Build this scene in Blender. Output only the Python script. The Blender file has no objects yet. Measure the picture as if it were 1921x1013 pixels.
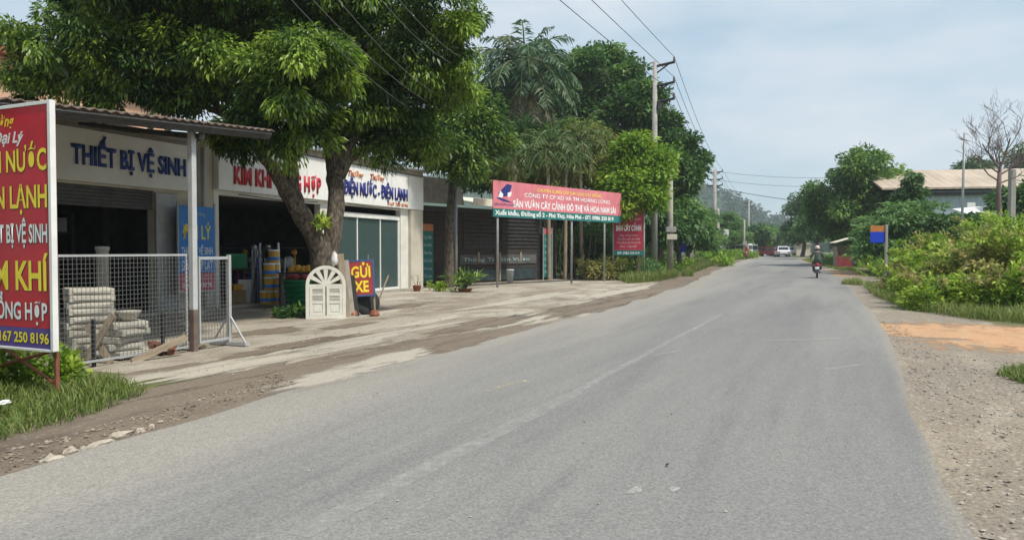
import bpy, bmesh, math, random
import numpy as np
from mathutils import Vector, Matrix, Euler
R = math.radians
SC = bpy.context.scene
COL = SC.collection
rng = np.random.default_rng(7)
random.seed(7)

# ------------------------------------------------------------------ camera
F_PX, CX, CY, HOR, EYE = 1400.0, 960.5, 506.5, 470.0, 1.5
PITCH = math.atan((CY - HOR) / F_PX)
cam_d = bpy.data.cameras.new('camera'); cam = bpy.data.objects.new('camera', cam_d); COL.objects.link(cam)
cam_d.sensor_width = 36; cam_d.lens = 36 * F_PX / 1921
cam_d.clip_start = 0.05; cam_d.clip_end = 6000
cam.location = (0, 0, EYE); cam.rotation_euler = (R(90) - PITCH, 0, 0)
SC.camera = cam

# ------------------------------------------------------------------ sky, sun, exposure
SUN_EL, SUN_AZ = 58, 128          # azimuth from +Y towards +X
w = bpy.data.worlds.new("World"); SC.world = w; w.use_nodes = True
nt = w.node_tree; nt.nodes.clear()
def N(t, kind, **kw):
    n = t.nodes.new(kind)
    for k, v in kw.items():
        if k in n.inputs: n.inputs[k].default_value = v
        else: setattr(n, k, v)
    return n
out = N(nt, 'ShaderNodeOutputWorld'); bg = N(nt, 'ShaderNodeBackground'); bg.inputs['Strength'].default_value = 0.095
sky = N(nt, 'ShaderNodeTexSky'); sky.sky_type = 'NISHITA'; sky.sun_disc = False
sky.sun_elevation = R(SUN_EL); sky.sun_rotation = R(SUN_AZ); sky.air_density = 1.1; sky.dust_density = 1.6; sky.ozone_density = 1.2
tc = N(nt, 'ShaderNodeTexCoord'); mp = N(nt, 'ShaderNodeMapping'); mp.inputs['Scale'].default_value = (1.2, 1.2, 4.0)
mp.inputs['Location'].default_value = (0.7, 0.2, 0.3)
nz = N(nt, 'ShaderNodeTexNoise'); nz.inputs['Scale'].default_value = 1.7; nz.inputs['Detail'].default_value = 7; nz.inputs['Roughness'].default_value = 0.55
rp = N(nt, 'ShaderNodeMapRange'); rp.inputs['From Min'].default_value = 0.40; rp.inputs['From Max'].default_value = 0.66
rp.inputs['To Min'].default_value = 0.0; rp.inputs['To Max'].default_value = 0.9
mixc = N(nt, 'ShaderNodeMix'); mixc.data_type = 'RGBA'
mixc.inputs[7].default_value = (5.3, 5.6, 6.05, 1)      # thin high cloud
mixh = N(nt, 'ShaderNodeMix'); mixh.data_type = 'RGBA'; mixh.inputs[0].default_value = 0.72; mixh.inputs[7].default_value = (3.25, 4.5, 5.35, 1)   # moist blue veil
L = nt.links.new
L(tc.outputs['Generated'], mp.inputs['Vector']); L(mp.outputs['Vector'], nz.inputs['Vector']); L(nz.outputs['Fac'], rp.inputs['Value'])
L(rp.outputs['Result'], mixc.inputs[0]); L(sky.outputs['Color'], mixh.inputs[6]); L(mixh.outputs[2], mixc.inputs[6]); L(mixc.outputs[2], bg.inputs['Color']); L(bg.outputs[0], out.inputs['Surface'])
sun_d = bpy.data.lights.new('sun', 'SUN'); sun = bpy.data.objects.new('sun', sun_d); COL.objects.link(sun)
sun_d.energy = 3.0; sun_d.angle = R(6); sun_d.color = (1.0, 0.95, 0.86)
_sv = Vector((math.sin(R(SUN_AZ)) * math.cos(R(SUN_EL)), math.cos(R(SUN_AZ)) * math.cos(R(SUN_EL)), math.sin(R(SUN_EL))))
sun.rotation_euler = _sv.to_track_quat('Z', 'Y').to_euler(); sun.location = (0, 0, 40)
SC.view_settings.view_transform = 'Standard'; SC.view_settings.look = 'None'
SC.view_settings.exposure = 0.65; SC.view_settings.gamma = 1
SC.cycles.use_adaptive_sampling = True; SC.cycles.adaptive_threshold = 0.02
SC.cycles.max_bounces = 8; SC.cycles.diffuse_bounces = 5; SC.cycles.transparent_max_bounces = 8; SC.cycles.volume_bounces = 1
SC.cycles.use_denoising = True

# ------------------------------------------------------------------ ground function, pixel helpers
RD = R(23.6); D0 = np.array([math.sin(RD), math.cos(RD)]); N0 = np.array([math.cos(RD), -math.sin(RD)])
def gz_p(p): return 0.0065 * (min(max(p, 48.0), 136.0) - 48.0)
def gz(x, y): return gz_p(x * D0[0] + y * D0[1])
def ray(px, py):
    dx, dz = (px - CX) / F_PX, -(py - CY) / F_PX
    c, s = math.cos(PITCH), math.sin(PITCH)
    return dx, c + s * dz, -s + c * dz          # x, y(forward), z
def at(px, py, Y):
    x, y, z = ray(px, py); k = Y / y
    return Vector((x * k, Y, EYE + z * k))
def G(px, py):
    x, y, z = ray(px, py); h = 0.0
    for _ in range(60):
        k = (h - EYE) / z; nh = gz(x * k, y * k); h = h + 0.5 * (nh - h)
    return Vector((x * k, y * k, h))
def GY(px, Y):                                    # ground point under pixel column px at depth Y
    x = (px - CX) / F_PX * Y
    return Vector((x, Y, gz(x, Y)))

# ------------------------------------------------------------------ materials
MATS = {}
def mat(name, col, rough=0.7, var=0.15, scale=3.0, metal=0.0, bump=0.0, bscale=40.0, spec=0.4, col2=None, stretch=None, dirt=0.0, dirtcol=(0.12, 0.10, 0.075)):
    if name in MATS: return MATS[name]
    m = bpy.data.materials.new(name); m.use_nodes = True; t = m.node_tree; l = t.links.new
    b = t.nodes['Principled BSDF']; b.inputs['Roughness'].default_value = rough; b.inputs['Metallic'].default_value = metal
    b.inputs['Specular IOR Level'].default_value = spec
    tcn = N(t, 'ShaderNodeTexCoord'); vec = tcn.outputs['Object']
    if stretch:
        mpn = N(t, 'ShaderNodeMapping'); mpn.inputs['Scale'].default_value = stretch; l(vec, mpn.inputs['Vector']); vec = mpn.outputs['Vector']
    n1 = N(t, 'ShaderNodeTexNoise'); n1.inputs['Scale'].default_value = scale; n1.inputs['Detail'].default_value = 6; n1.inputs['Roughness'].default_value = 0.62
    l(vec, n1.inputs['Vector'])
    c2 = col2 or tuple(max(0, c * (1 - var * 1.6)) for c in col)
    c1 = col if col2 else tuple(min(1, c * (1 + var)) for c in col)
    rmp = N(t, 'ShaderNodeMapRange'); rmp.inputs['From Min'].default_value = 0.33; rmp.inputs['From Max'].default_value = 0.67
    l(n1.outputs['Fac'], rmp.inputs['Value'])
    mx = N(t, 'ShaderNodeMix'); mx.data_type = 'RGBA'; mx.inputs[6].default_value = (*c2, 1); mx.inputs[7].default_value = (*c1, 1)
    l(rmp.outputs['Result'], mx.inputs[0]); cout = mx.outputs[2]
    if dirt:
        n2 = N(t, 'ShaderNodeTexNoise'); n2.inputs['Scale'].default_value = scale * 0.37; n2.inputs['Detail'].default_value = 8; n2.inputs['Roughness'].default_value = 0.7
        l(tcn.outputs['Object'], n2.inputs['Vector'])
        r2 = N(t, 'ShaderNodeMapRange'); r2.inputs['From Min'].default_value = 0.48; r2.inputs['From Max'].default_value = 0.75; r2.inputs['To Max'].default_value = dirt
        l(n2.outputs['Fac'], r2.inputs['Value'])
        m2 = N(t, 'ShaderNodeMix'); m2.data_type = 'RGBA'; m2.inputs[7].default_value = (*dirtcol, 1)
        l(r2.outputs['Result'], m2.inputs[0]); l(cout, m2.inputs[6]); cout = m2.outputs[2]
    l(cout, b.inputs['Base Color'])
    if bump:
        n3 = N(t, 'ShaderNodeTexNoise'); n3.inputs['Scale'].default_value = bscale; n3.inputs['Detail'].default_value = 4
        l(vec, n3.inputs['Vector'])
        bp = N(t, 'ShaderNodeBump'); bp.inputs['Strength'].default_value = bump; bp.inputs['Distance'].default_value = 0.02
        l(n3.outputs['Fac'], bp.inputs['Height']); l(bp.outputs['Normal'], b.inputs['Normal'])
    MATS[name] = m; return m

def leafmat(name, dark, mid, light, trans=0.3, rough=0.5, spec=0.35):
    if name in MATS: return MATS[name]
    m = bpy.data.materials.new(name); m.use_nodes = True; t = m.node_tree; l = t.links.new
    b = t.nodes['Principled BSDF']; o = t.nodes['Material Output']
    b.inputs['Roughness'].default_value = rough; b.inputs['Specular IOR Level'].default_value = spec
    a = N(t, 'ShaderNodeAttribute'); a.attribute_name = 'tint'
    cr = N(t, 'ShaderNodeValToRGB'); e = cr.color_ramp.elements
    e[0].position = 0.0; e[0].color = (*dark, 1); e[1].position = 1.0; e[1].color = (*light, 1)
    k = e.new(0.5); k.color = (*mid, 1)
    l(a.outputs['Fac'], cr.inputs['Fac']); l(cr.outputs['Color'], b.inputs['Base Color'])
    tr = N(t, 'ShaderNodeBsdfTranslucent'); l(cr.outputs['Color'], tr.inputs['Color'])
    mx = N(t, 'ShaderNodeMixShader'); mx.inputs[0].default_value = trans
    l(b.outputs[0], mx.inputs[1]); l(tr.outputs[0], mx.inputs[2]); l(mx.outputs[0], o.inputs['Surface'])
    MATS[name] = m; return m

# ------------------------------------------------------------------ mesh builder
class MB:
    def __init__(s): s.v = []; s.f = []; s.mi = []
    def add(s, vs, fs, mi=0):
        o = len(s.v); s.v.extend([tuple(v) for v in vs]); s.f.extend([tuple(i + o for i in f) for f in fs]); s.mi.extend([mi] * len(fs)); return s
    def box(s, x0, x1, y0, y1, z0, z1, mi=0, M=None):
        vs = [Vector(p) for p in ((x0,y0,z0),(x1,y0,z0),(x1,y1,z0),(x0,y1,z0),(x0,y0,z1),(x1,y0,z1),(x1,y1,z1),(x0,y1,z1))]
        if M is not None: vs = [M @ v for v in vs]
        return s.add(vs, [(0,3,2,1),(4,5,6,7),(0,1,5,4),(1,2,6,5),(2,3,7,6),(3,0,4,7)], mi)
    def tube(s, pts, rad, n=8, mi=0, cap=True):
        pts = [Vector(p) for p in pts]
        if not hasattr(rad, '__len__'): rad = [rad] * len(pts)
        ref = None; vs = []; fs = []
        for i, p in enumerate(pts):
            d = (pts[min(i+1, len(pts)-1)] - pts[max(i-1, 0)]).normalized()
            if ref is None: ref = Vector((0,0,1)) if abs(d.z) < 0.9 else Vector((1,0,0))
            a = (ref - d * ref.dot(d)).normalized(); b = d.cross(a); ref = a
            for k in range(n):
                th = 2 * math.pi * k / n; vs.append(p + (a * math.cos(th) + b * math.sin(th)) * rad[i])
        for i in range(len(pts)-1):
            for k in range(n):
                k2 = (k+1) % n; fs.append((i*n+k, i*n+k2, (i+1)*n+k2, (i+1)*n+k))
        if cap: fs.append(tuple(reversed(range(n)))); fs.append(tuple((len(pts)-1)*n+k for k in range(n)))
        return s.add(vs, fs, mi)
    def lathe(s, prof, n=16, c=(0,0,0), mi=0, axis='z'):
        vs = []; fs = []
        for r, z in prof:
            for k in range(n):
                th = 2*math.pi*k/n; q = (r*math.cos(th), r*math.sin(th), z)
                if axis == 'x': q = (q[2], q[0], q[1])
                if axis == 'y': q = (q[0], q[2], q[1])
                vs.append((q[0]+c[0], q[1]+c[1], q[2]+c[2]))
        for i in range(len(prof)-1):
            for k in range(n):
                k2 = (k+1) % n; fs.append((i*n+k, i*n+k2, (i+1)*n+k2, (i+1)*n+k))
        fs.append(tuple(reversed(range(n)))); fs.append(tuple((len(prof)-1)*n+k for k in range(n)))
        return s.add(vs, fs, mi)
    def prism(s, poly, y0, y1, mi=0, M=None):       # poly in (x,z), extruded along y
        n = len(poly); vs = [Vector((x, y0, z)) for x, z in poly] + [Vector((x, y1, z)) for x, z in poly]
        if M is not None: vs = [M @ v for v in vs]
        return s.add(vs, [tuple(range(n)), tuple(reversed(range(n, 2*n)))] + [((i+1)%n, i, n+i, n+(i+1)%n) for i in range(n)], mi)
    def build(s, name, mats, parent=None, bevel=0.0, smooth=False, loc=None):
        me = bpy.data.meshes.new(name); me.from_pydata(s.v, [], s.f)
        for m in (mats if isinstance(mats, (list, tuple)) else [mats]): me.materials.append(m)
        me.polygons.foreach_set('material_index', s.mi)
        bm = bmesh.new(); bm.from_mesh(me); bmesh.ops.recalc_face_normals(bm, faces=bm.faces); bm.to_mesh(me); bm.free()
        if smooth:
            for p in me.polygons: p.use_smooth = len(p.vertices) <= 4
        me.update()
        o = bpy.data.objects.new(name, me); COL.objects.link(o)
        if parent is not None: o.parent = parent
        if loc is not None: o.location = loc
        if bevel:
            bv = o.modifiers.new('bevel', 'BEVEL'); bv.width = bevel; bv.segments = 2; bv.limit_method = 'ANGLE'; bv.angle_limit = R(40)
        return o

def tag(o, label=None, cat=None, group=None, kind=None):
    if label: o['label'] = label
    if cat: o['category'] = cat
    if group: o['group'] = group
    if kind: o['kind'] = kind
    return o
def thing(name, label, cat, loc=(0,0,0), rotz=0.0, group=None):
    o = bpy.data.objects.new(name, None); COL.objects.link(o); o.location = loc; o.rotation_euler = (0, 0, rotz); o.empty_display_size = 0.2
    return tag(o, label, cat, group)
def dup(root, loc, rotz=0.0, label=None, group=None, scale=None):
    r = root.copy(); COL.objects.link(r); r.location = loc; r.rotation_euler = (0, 0, rotz)
    if scale: r.scale = scale if hasattr(scale, '__len__') else (scale,)*3
    if label: r['label'] = label
    if group: r['group'] = group
    for ch in list(root.children):
        c = ch.copy(); COL.objects.link(c); c.parent = r
        for g in list(ch.children):
            d = g.copy(); COL.objects.link(d); d.parent = c
    return r
def np_mesh(name, verts, faces, m, parent=None, attr=None, loops=4):
    me = bpy.data.meshes.new(name); nv, nf = len(verts), len(faces)
    me.vertices.add(nv); me.vertices.foreach_set('co', np.asarray(verts, np.float32).ravel())
    me.loops.add(nf * loops); me.loops.foreach_set('vertex_index', np.asarray(faces, np.int32).ravel())
    me.polygons.add(nf); me.polygons.foreach_set('loop_start', np.arange(0, nf*loops, loops, dtype=np.int32))
    me.polygons.foreach_set('loop_total', np.full(nf, loops, np.int32))
    me.update(calc_edges=True)
    if attr is not None:
        a = me.attributes.new('tint', 'FLOAT', 'POINT'); a.data.foreach_set('value', np.asarray(attr, np.float32))
    me.materials.append(m)
    o = bpy.data.objects.new(name, me); COL.objects.link(o)
    if parent is not None: o.parent = parent
    return o

# ------------------------------------------------------------------ lettering
def lettering(parent, text, m, x, z, cap, y=-0.01, width=None, align='l', bold=0.018, slant=0.0, depth=0.004, name='lettering'):
    cu = bpy.data.curves.new('t', 'FONT'); cu.body = text; cu.size = 1.0; cu.offset = bold; cu.extrude = 0.0; cu.resolution_u = 3
    o = bpy.data.objects.new('t', cu); COL.objects.link(o)
    me = bpy.data.meshes.new_from_object(o.evaluated_get(bpy.context.evaluated_depsgraph_get()))
    bpy.data.objects.remove(o); bpy.data.curves.remove(cu)
    co = np.zeros(len(me.vertices)*3, np.float32); me.vertices.foreach_get('co', co); co = co.reshape(-1, 3)
    sc = cap / 0.70; x0, x1 = co[:,0].min(), co[:,0].max(); sx = sc if width is None else width / (x1 - x0)
    X = (co[:,0] - x0) * sx; wd = (x1 - x0) * sx
    X = X + slant * co[:,1] * sc
    if align == 'r': X -= wd
    if align == 'c': X -= wd / 2
    nco = np.stack([X + x, np.full_like(X, y), co[:,1]*sc + z], 1)
    me.vertices.foreach_set('co', nco.astype(np.float32).ravel()); me.materials.clear(); me.materials.append(m); me.update()
    ob = bpy.data.objects.new(name, me); COL.objects.link(ob); ob.parent = parent
    if depth > 0.005:
        so = ob.modifiers.new('thick', 'SOLIDIFY'); so.thickness = depth; so.offset = 0
    return ob

# ------------------------------------------------------------------ foliage
def foliage(name, m, C, Rr, O, per, Ll, Wl, parent=None, origin=(0,0,0), droop=0.5, tint=0.4, tvar=0.2, flat=0.75, cl_var=0.25, hi=0.15, seed=1, up=0.5):
    g = np.random.default_rng(seed); C = np.asarray(C, float); n = len(C); Rr = np.asarray(Rr, float); O = np.asarray(O, float)
    cnt = np.maximum(4, (per * (Rr / Rr.mean())**2 * g.uniform(0.6, 1.4, n)).astype(int)); idx = np.repeat(np.arange(n), cnt); T = len(idx)
    u = g.normal(size=(T,3)); u /= np.linalg.norm(u, axis=1)[:,None]
    rr = g.uniform(0, 1, T)**0.45
    off = u * rr[:,None]; off[:,2] *= flat
    pos = C[idx] + off * Rr[idx][:,None]
    od = off + 0.55 * O[idx] + g.normal(size=(T,3)) * 0.35; od[:,2] -= droop; od /= np.linalg.norm(od, axis=1)[:,None] + 1e-9
    nr = g.normal(size=(T,3)) * 0.45 + O[idx]*0.6 + off*0.5; nr[:,2] += up
    side = np.cross(od, nr); side /= np.linalg.norm(side, axis=1)[:,None] + 1e-9
    nn = np.cross(side, od)
    sz = g.uniform(0.5, 1.35, T)[:,None]; l_ = Ll * sz * g.uniform(0.85, 1.15, T)[:,None]; w_ = Wl * sz * g.uniform(0.7, 1.3, T)[:,None]
    a = pos - od*l_*0.3; tip = pos + od*l_*0.7; tip[:,2] -= (droop * 0.22 * l_[:,0])
    mid = pos + od*l_*0.12
    v = np.stack([a, mid + side*w_*0.5 + nn*w_*0.15, tip, mid - side*w_*0.5 + nn*w_*0.15], 1).reshape(-1, 3) - np.asarray(origin)
    clt = g.normal(size=n) * cl_var * 0.5; hi_m = g.uniform(size=n) < hi; clt[hi_m] += 0.32
    t = np.clip(tint + clt[idx] + g.normal(size=T) * tvar * 0.6, 0, 1)
    f = np.arange(T*4).reshape(-1, 4)
    return np_mesh(name, v, f, m, parent, np.repeat(t, 4))

def crown_clumps(blobs, n, seed, rc=(0.5, 0.9), inner=0.2, low=-0.75):
    g = np.random.default_rng(seed); B = np.array([b[0] for b in blobs], float); RR = np.array([b[1] if hasattr(b[1], '__len__') else (b[1],)*3 for b in blobs], float)
    wgt = (RR[:,0]*RR[:,1]*RR[:,2])**(2/3); wgt /= wgt.sum()
    C = []; O = []; Rc = []; guard = 0
    while len(C) < n and guard < n*40:
        guard += 1
        k = g.choice(len(B), p=wgt); u = g.normal(size=3); u /= np.linalg.norm(u)
        if u[2] < low: continue
        q = g.uniform(0.72, 1.02) if g.uniform() > inner else g.uniform(0.2, 0.7)
        p = B[k] + u*q*RR[k]
        d = np.linalg.norm((p - B)/RR, axis=1); d[k] = 9
        if d.min() < 0.62 and g.uniform() > 0.15: continue
        C.append(p); O.append(u); Rc.append(g.uniform(*rc))
    return np.array(C), np.array(O), np.array(Rc)

def limb(mb, p0, p1, r0, r1, seed=0, bend=0.12, n=5, sides=7):
    g = random.Random(seed); p0, p1 = Vector(p0), Vector(p1); L_ = (p1-p0).length; pts = []; rs = []
    for i in range(n+1):
        t = i/n; j = Vector((g.uniform(-1,1), g.uniform(-1,1), g.uniform(-0.4,0.8))) * bend * L_ * math.sin(math.pi*t) * 0.6
        pts.append(p0.lerp(p1, t) + j); rs.append(r0 + (r1-r0)*t)
    mb.tube(pts, rs, sides); return pts

def lumpy(blobs, seed, k=7):
    g = np.random.default_rng(seed); res = []
    for c, r in blobs:
        c = np.array(c, float); r = np.array(r if hasattr(r, '__len__') else (r,)*3, float); res.append((c, r*0.74))
        for _ in range(k):
            u = g.normal(size=3); u /= np.linalg.norm(u); u[2] = u[2]*0.7 + 0.25; q = g.uniform(0.28, 0.5)
            res.append((c + u*r*g.uniform(0.62, 0.95), np.full(3, r.mean()*q)))
    return res

def tree(name, label, base, blobs, m, nclump, per, Ll, Wl, trunk_r=0.18, forkz=None, bark=None, seed=1, group=None, rc=(0.5,0.9), droop=0.5, tint=0.4, hi=0.15, trunk_pts=None, nlimb=10, cat='tree', inner=0.2, flat=0.75, low=-0.75, up=0.5, lump=True):
    base = Vector(base); root = thing(name, label, cat, base, 0, group)
    C, O, Rc = crown_clumps(lumpy(blobs, seed) if lump else blobs, nclump, seed, rc, inner, low)
    foliage('crown', m, C, Rc, O, per, Ll, Wl, root, base, droop, tint, 0.2, flat, 0.25, hi, seed, up)
    bk = bark or MATS['bark']; mb = MB(); g = random.Random(seed)
    cen = Vector(np.mean([b[0] for b in blobs], axis=0)); fz = forkz if forkz is not None else base.z + (cen.z-base.z)*0.45
    top = Vector((base.x + (cen.x-base.x)*0.25, base.y + (cen.y-base.y)*0.25, fz))
    mb.tube([Vector((0,0,-0.25)), Vector((0,0,0.1)), (top-base)*0.5 + Vector((g.uniform(-.1,.1), 0, 0)), top-base], [trunk_r*1.5, trunk_r*1.2, trunk_r, trunk_r*0.85], 10)
    for i in range(nlimb):
        k = g.randrange(len(C)); mb_p = Vector(C[k]) - base
        limb(mb, top-base, mb_p, trunk_r*0.6, trunk_r*0.1, seed*100+i, 0.2)
    mb.build('trunk', bk, root, smooth=True)
    return root
# ------------------------------------------------------------------ shared materials
mat('bark', (0.125, 0.10, 0.075), 0.95, 0.55, 13, bump=1.0, bscale=16, dirt=0.85, dirtcol=(0.045,0.04,0.034), stretch=(1.6,1.6,0.55))
mat('wall_white', (0.70, 0.68, 0.62), 0.8, 0.06, 2, dirt=0.35, dirtcol=(0.30,0.26,0.2))
mat('wall_cream', (0.55, 0.50, 0.41), 0.85, 0.08, 2, dirt=0.4, dirtcol=(0.25,0.2,0.15))
mat('sign_white', (0.78, 0.77, 0.74), 0.6, 0.04, 2, dirt=0.22, dirtcol=(0.35,0.31,0.25))
mat('wall_dark', (0.10, 0.10, 0.10), 0.9, 0.2, 2)
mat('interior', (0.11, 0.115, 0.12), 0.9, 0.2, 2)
mat('concrete', (0.36, 0.33, 0.28), 0.9, 0.15, 4, bump=0.3, dirt=0.5, dirtcol=(0.18,0.16,0.13))
mat('pole_conc', (0.34, 0.325, 0.30), 0.9, 0.1, 5, bump=0.15, dirt=0.3)
mat('pale_block', (0.50, 0.47, 0.40), 0.9, 0.12, 6, bump=0.4, bscale=20, dirt=0.3)
mat('wire', (0.15, 0.155, 0.15), 0.6, 0.1, 6)
mat('galv', (0.33, 0.335, 0.335), 0.5, 0.08, 6, metal=0.3, dirt=0.3)
mat('white_paint', (0.74, 0.74, 0.71), 0.5, 0.05, 5, dirt=0.2, dirtcol=(0.4,0.34,0.26))
mat('cream_paint', (0.66, 0.64, 0.56), 0.6, 0.06, 5, dirt=0.3, dirtcol=(0.4,0.36,0.28))
mat('post_paint', (0.46, 0.47, 0.47), 0.55, 0.07, 5, dirt=0.35, dirtcol=(0.3,0.24,0.18))
mat('grey_paint', (0.38, 0.39, 0.39), 0.5, 0.06, 5, dirt=0.2)
mat('rust_sheet', (0.17, 0.125, 0.10), 0.8, 0.25, 3, dirt=0.5, dirtcol=(0.09,0.07,0.06))
mat('dark_steel', (0.05, 0.05, 0.05), 0.6, 0.2, 5, metal=0.3)
mat('black_tar', (0.025, 0.025, 0.025), 0.8, 0.2, 5)
mat('rubber', (0.02, 0.02, 0.02), 0.75, 0.2, 8)
mat('sign_red', (0.50, 0.022, 0.035), 0.45, 0.10, 1.6, dirt=0.15, dirtcol=(0.55,0.2,0.2))
mat('sign_purple', (0.10, 0.06, 0.26), 0.5, 0.08, 2)
mat('sign_blue', (0.025, 0.20, 0.58), 0.5, 0.1, 2)
mat('sign_pink', (0.66, 0.20, 0.23), 0.6, 0.12, 1.2, dirt=0.3, dirtcol=(0.66,0.30,0.33))
mat('sign_green', (0.02, 0.17, 0.155), 0.6, 0.1, 2)
mat('sign_rose', (0.52, 0.10, 0.15), 0.6, 0.1, 2)
mat('sign_darkred', (0.42, 0.03, 0.06), 0.6, 0.1, 2)
mat('ink_yellow', (0.88, 0.70, 0.05), 0.5, 0.06, 4)
mat('ink_white', (0.80, 0.80, 0.79), 0.5, 0.04, 4)
mat('ink_dim', (0.60, 0.42, 0.42), 0.6, 0.05, 4)
mat('ink_blue', (0.02, 0.055, 0.26), 0.5, 0.08, 4)
mat('ink_navy', (0.02, 0.03, 0.19), 0.5, 0.08, 4)
mat('ink_red', (0.50, 0.025, 0.045), 0.5, 0.08, 4)
mat('ink_orange', (0.55, 0.20, 0.08), 0.5, 0.08, 4)
mat('ink_black', (0.02, 0.02, 0.03), 0.5, 0.1, 4)
mat('ink_teal', (0.35, 0.50, 0.47), 0.6, 0.1, 4)
mat('wood_plank', (0.046, 0.040, 0.036), 0.85, 0.35, 2.2, stretch=(0.5, 1, 9), bump=0.3, bscale=12)
mat('wood_pale', (0.30, 0.24, 0.17), 0.85, 0.2, 4, stretch=(6, 6, 0.7))
mat('peach', (0.58, 0.36, 0.24), 0.85, 0.1, 1.2, dirt=0.4, dirtcol=(0.50,0.40,0.30))
mat('roof_tan', (0.44, 0.36, 0.28), 0.85, 0.15, 0.6, dirt=0.4, dirtcol=(0.33,0.2,0.14), stretch=(1, 0.3, 1))
mat('roof_pale', (0.72, 0.68, 0.55), 0.6, 0.06, 2)
mat('shed_wall', (0.42, 0.48, 0.53), 0.7, 0.15, 1.2, stretch=(5, 1, 0.5))
mat('terracotta', (0.26, 0.09, 0.055), 0.85, 0.2, 6, dirt=0.3)
mat('plastic_green', (0.01, 0.20, 0.08), 0.4, 0.1, 5)
mat('plastic_blue', (0.02, 0.03, 0.22), 0.4, 0.1, 5)
mat('plastic_yellow', (0.62, 0.33, 0.03), 0.45, 0.1, 5)
mat('plastic_red', (0.35, 0.02, 0.03), 0.45, 0.1, 5)
mat('plastic_white', (0.70, 0.70, 0.70), 0.45, 0.05, 5)
mat('carton', (0.36, 0.25, 0.13), 0.85, 0.12, 4)
mat('maroon', (0.27, 0.035, 0.045), 0.7, 0.15, 3)
mat('glass_dark', (0.02, 0.03, 0.035), 0.08, 0.05, 3, spec=0.6)
mat('insulator', (0.12, 0.08, 0.07), 0.3, 0.1, 3)
m = bpy.data.materials.new('shop_glass'); m.use_nodes = True; t = m.node_tree; MATS['shop_glass'] = m
b = t.nodes['Principled BSDF']; b.inputs['Base Color'].default_value = (0.10, 0.15, 0.145, 1); b.inputs['Roughness'].default_value = 0.04
tr = N(t, 'ShaderNodeBsdfTransparent'); tr.inputs['Color'].default_value = (0.45, 0.62, 0.62, 1)
mx = N(t, 'ShaderNodeMixShader'); mx.inputs[0].default_value = 0.5
t.links.new(tr.outputs[0], mx.inputs[1]); t.links.new(b.outputs[0], mx.inputs[2]); t.links.new(mx.outputs[0], t.nodes['Material Output'].inputs['Surface'])

leafmat('leaf_longan', (0.018,0.048,0.014), (0.058,0.130,0.022), (0.30,0.43,0.06), 0.36, 0.42, 0.45)
leafmat('leaf_dark', (0.025, 0.070, 0.024), (0.081, 0.175, 0.042), (0.224, 0.364, 0.070), 0.33, 0.5)
leafmat('leaf_bright', (0.083, 0.165, 0.018), (0.198, 0.341, 0.035), (0.462, 0.572, 0.083), 0.40, 0.5)
leafmat('leaf_palm', (0.037, 0.083, 0.043), (0.085, 0.163, 0.077), (0.275, 0.263, 0.163), 0.28, 0.5)
leafmat('leaf_palm_bright', (0.035,0.075,0.02), (0.085,0.155,0.04), (0.27,0.27,0.09), 0.3, 0.5)
leafmat('leaf_olive', (0.088, 0.127, 0.028), (0.220, 0.264, 0.055), (0.484, 0.407, 0.154), 0.38, 0.6)
leafmat('leaf_feather', (0.054, 0.126, 0.043), (0.120, 0.240, 0.070), (0.264, 0.396, 0.120), 0.38, 0.6)
leafmat('grass', (0.075,0.122,0.026), (0.15,0.215,0.045), (0.38,0.36,0.14), 0.38, 0.6)
leafmat('hill_leaf', (0.02,0.05,0.028), (0.035,0.08,0.042), (0.06,0.115,0.055), 0.15, 0.7)

# ------------------------------------------------------------------ terrain, road, verges
def to_pt(v): return v.x*D0[0] + v.y*D0[1], v.x*N0[0] + v.y*N0[1]
def from_pt(p, t, dz=0.0): return (p*D0[0] + t*N0[0], p*D0[1] + t*N0[1], gz_p(p) + dz)
LE = [(0,895),(260,818),(420,768),(560,728),(720,683),(830,655),(950,628),(1090,592),(1200,563),(1290,535),(1340,508),(1395,488),(1428,480)]
RE = [(1814,1013),(1781,933),(1745,831),(1710,757),(1684,695),(1662,630),(1637,588),(1612,560),(1596,540),(1580,524),(1553,510),(1518,499),(1490,483)]
lpt = np.array([to_pt(G(*q)) for q in LE]); rpt = np.array([to_pt(G(*q)) for q in RE])
lpt = np.vstack([[-30, lpt[0,1]], lpt, [[lpt[-1,0]+80, lpt[-1,1]-9], [lpt[-1,0]+200, lpt[-1,1]-40]]])
rpt = np.vstack([[-30, rpt[0,1]+0.2], rpt, [[rpt[-1,0]+80, rpt[-1,1]-9], [rpt[-1,0]+200, rpt[-1,1]-38]]])
print('road left', np.round(lpt, 2).tolist()); print('road right', np.round(rpt, 2).tolist())
def tl(p): return float(np.interp(p, lpt[:,0], lpt[:,1]))
def tr_(p): return float(np.interp(p, rpt[:,0], rpt[:,1]))

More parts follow.
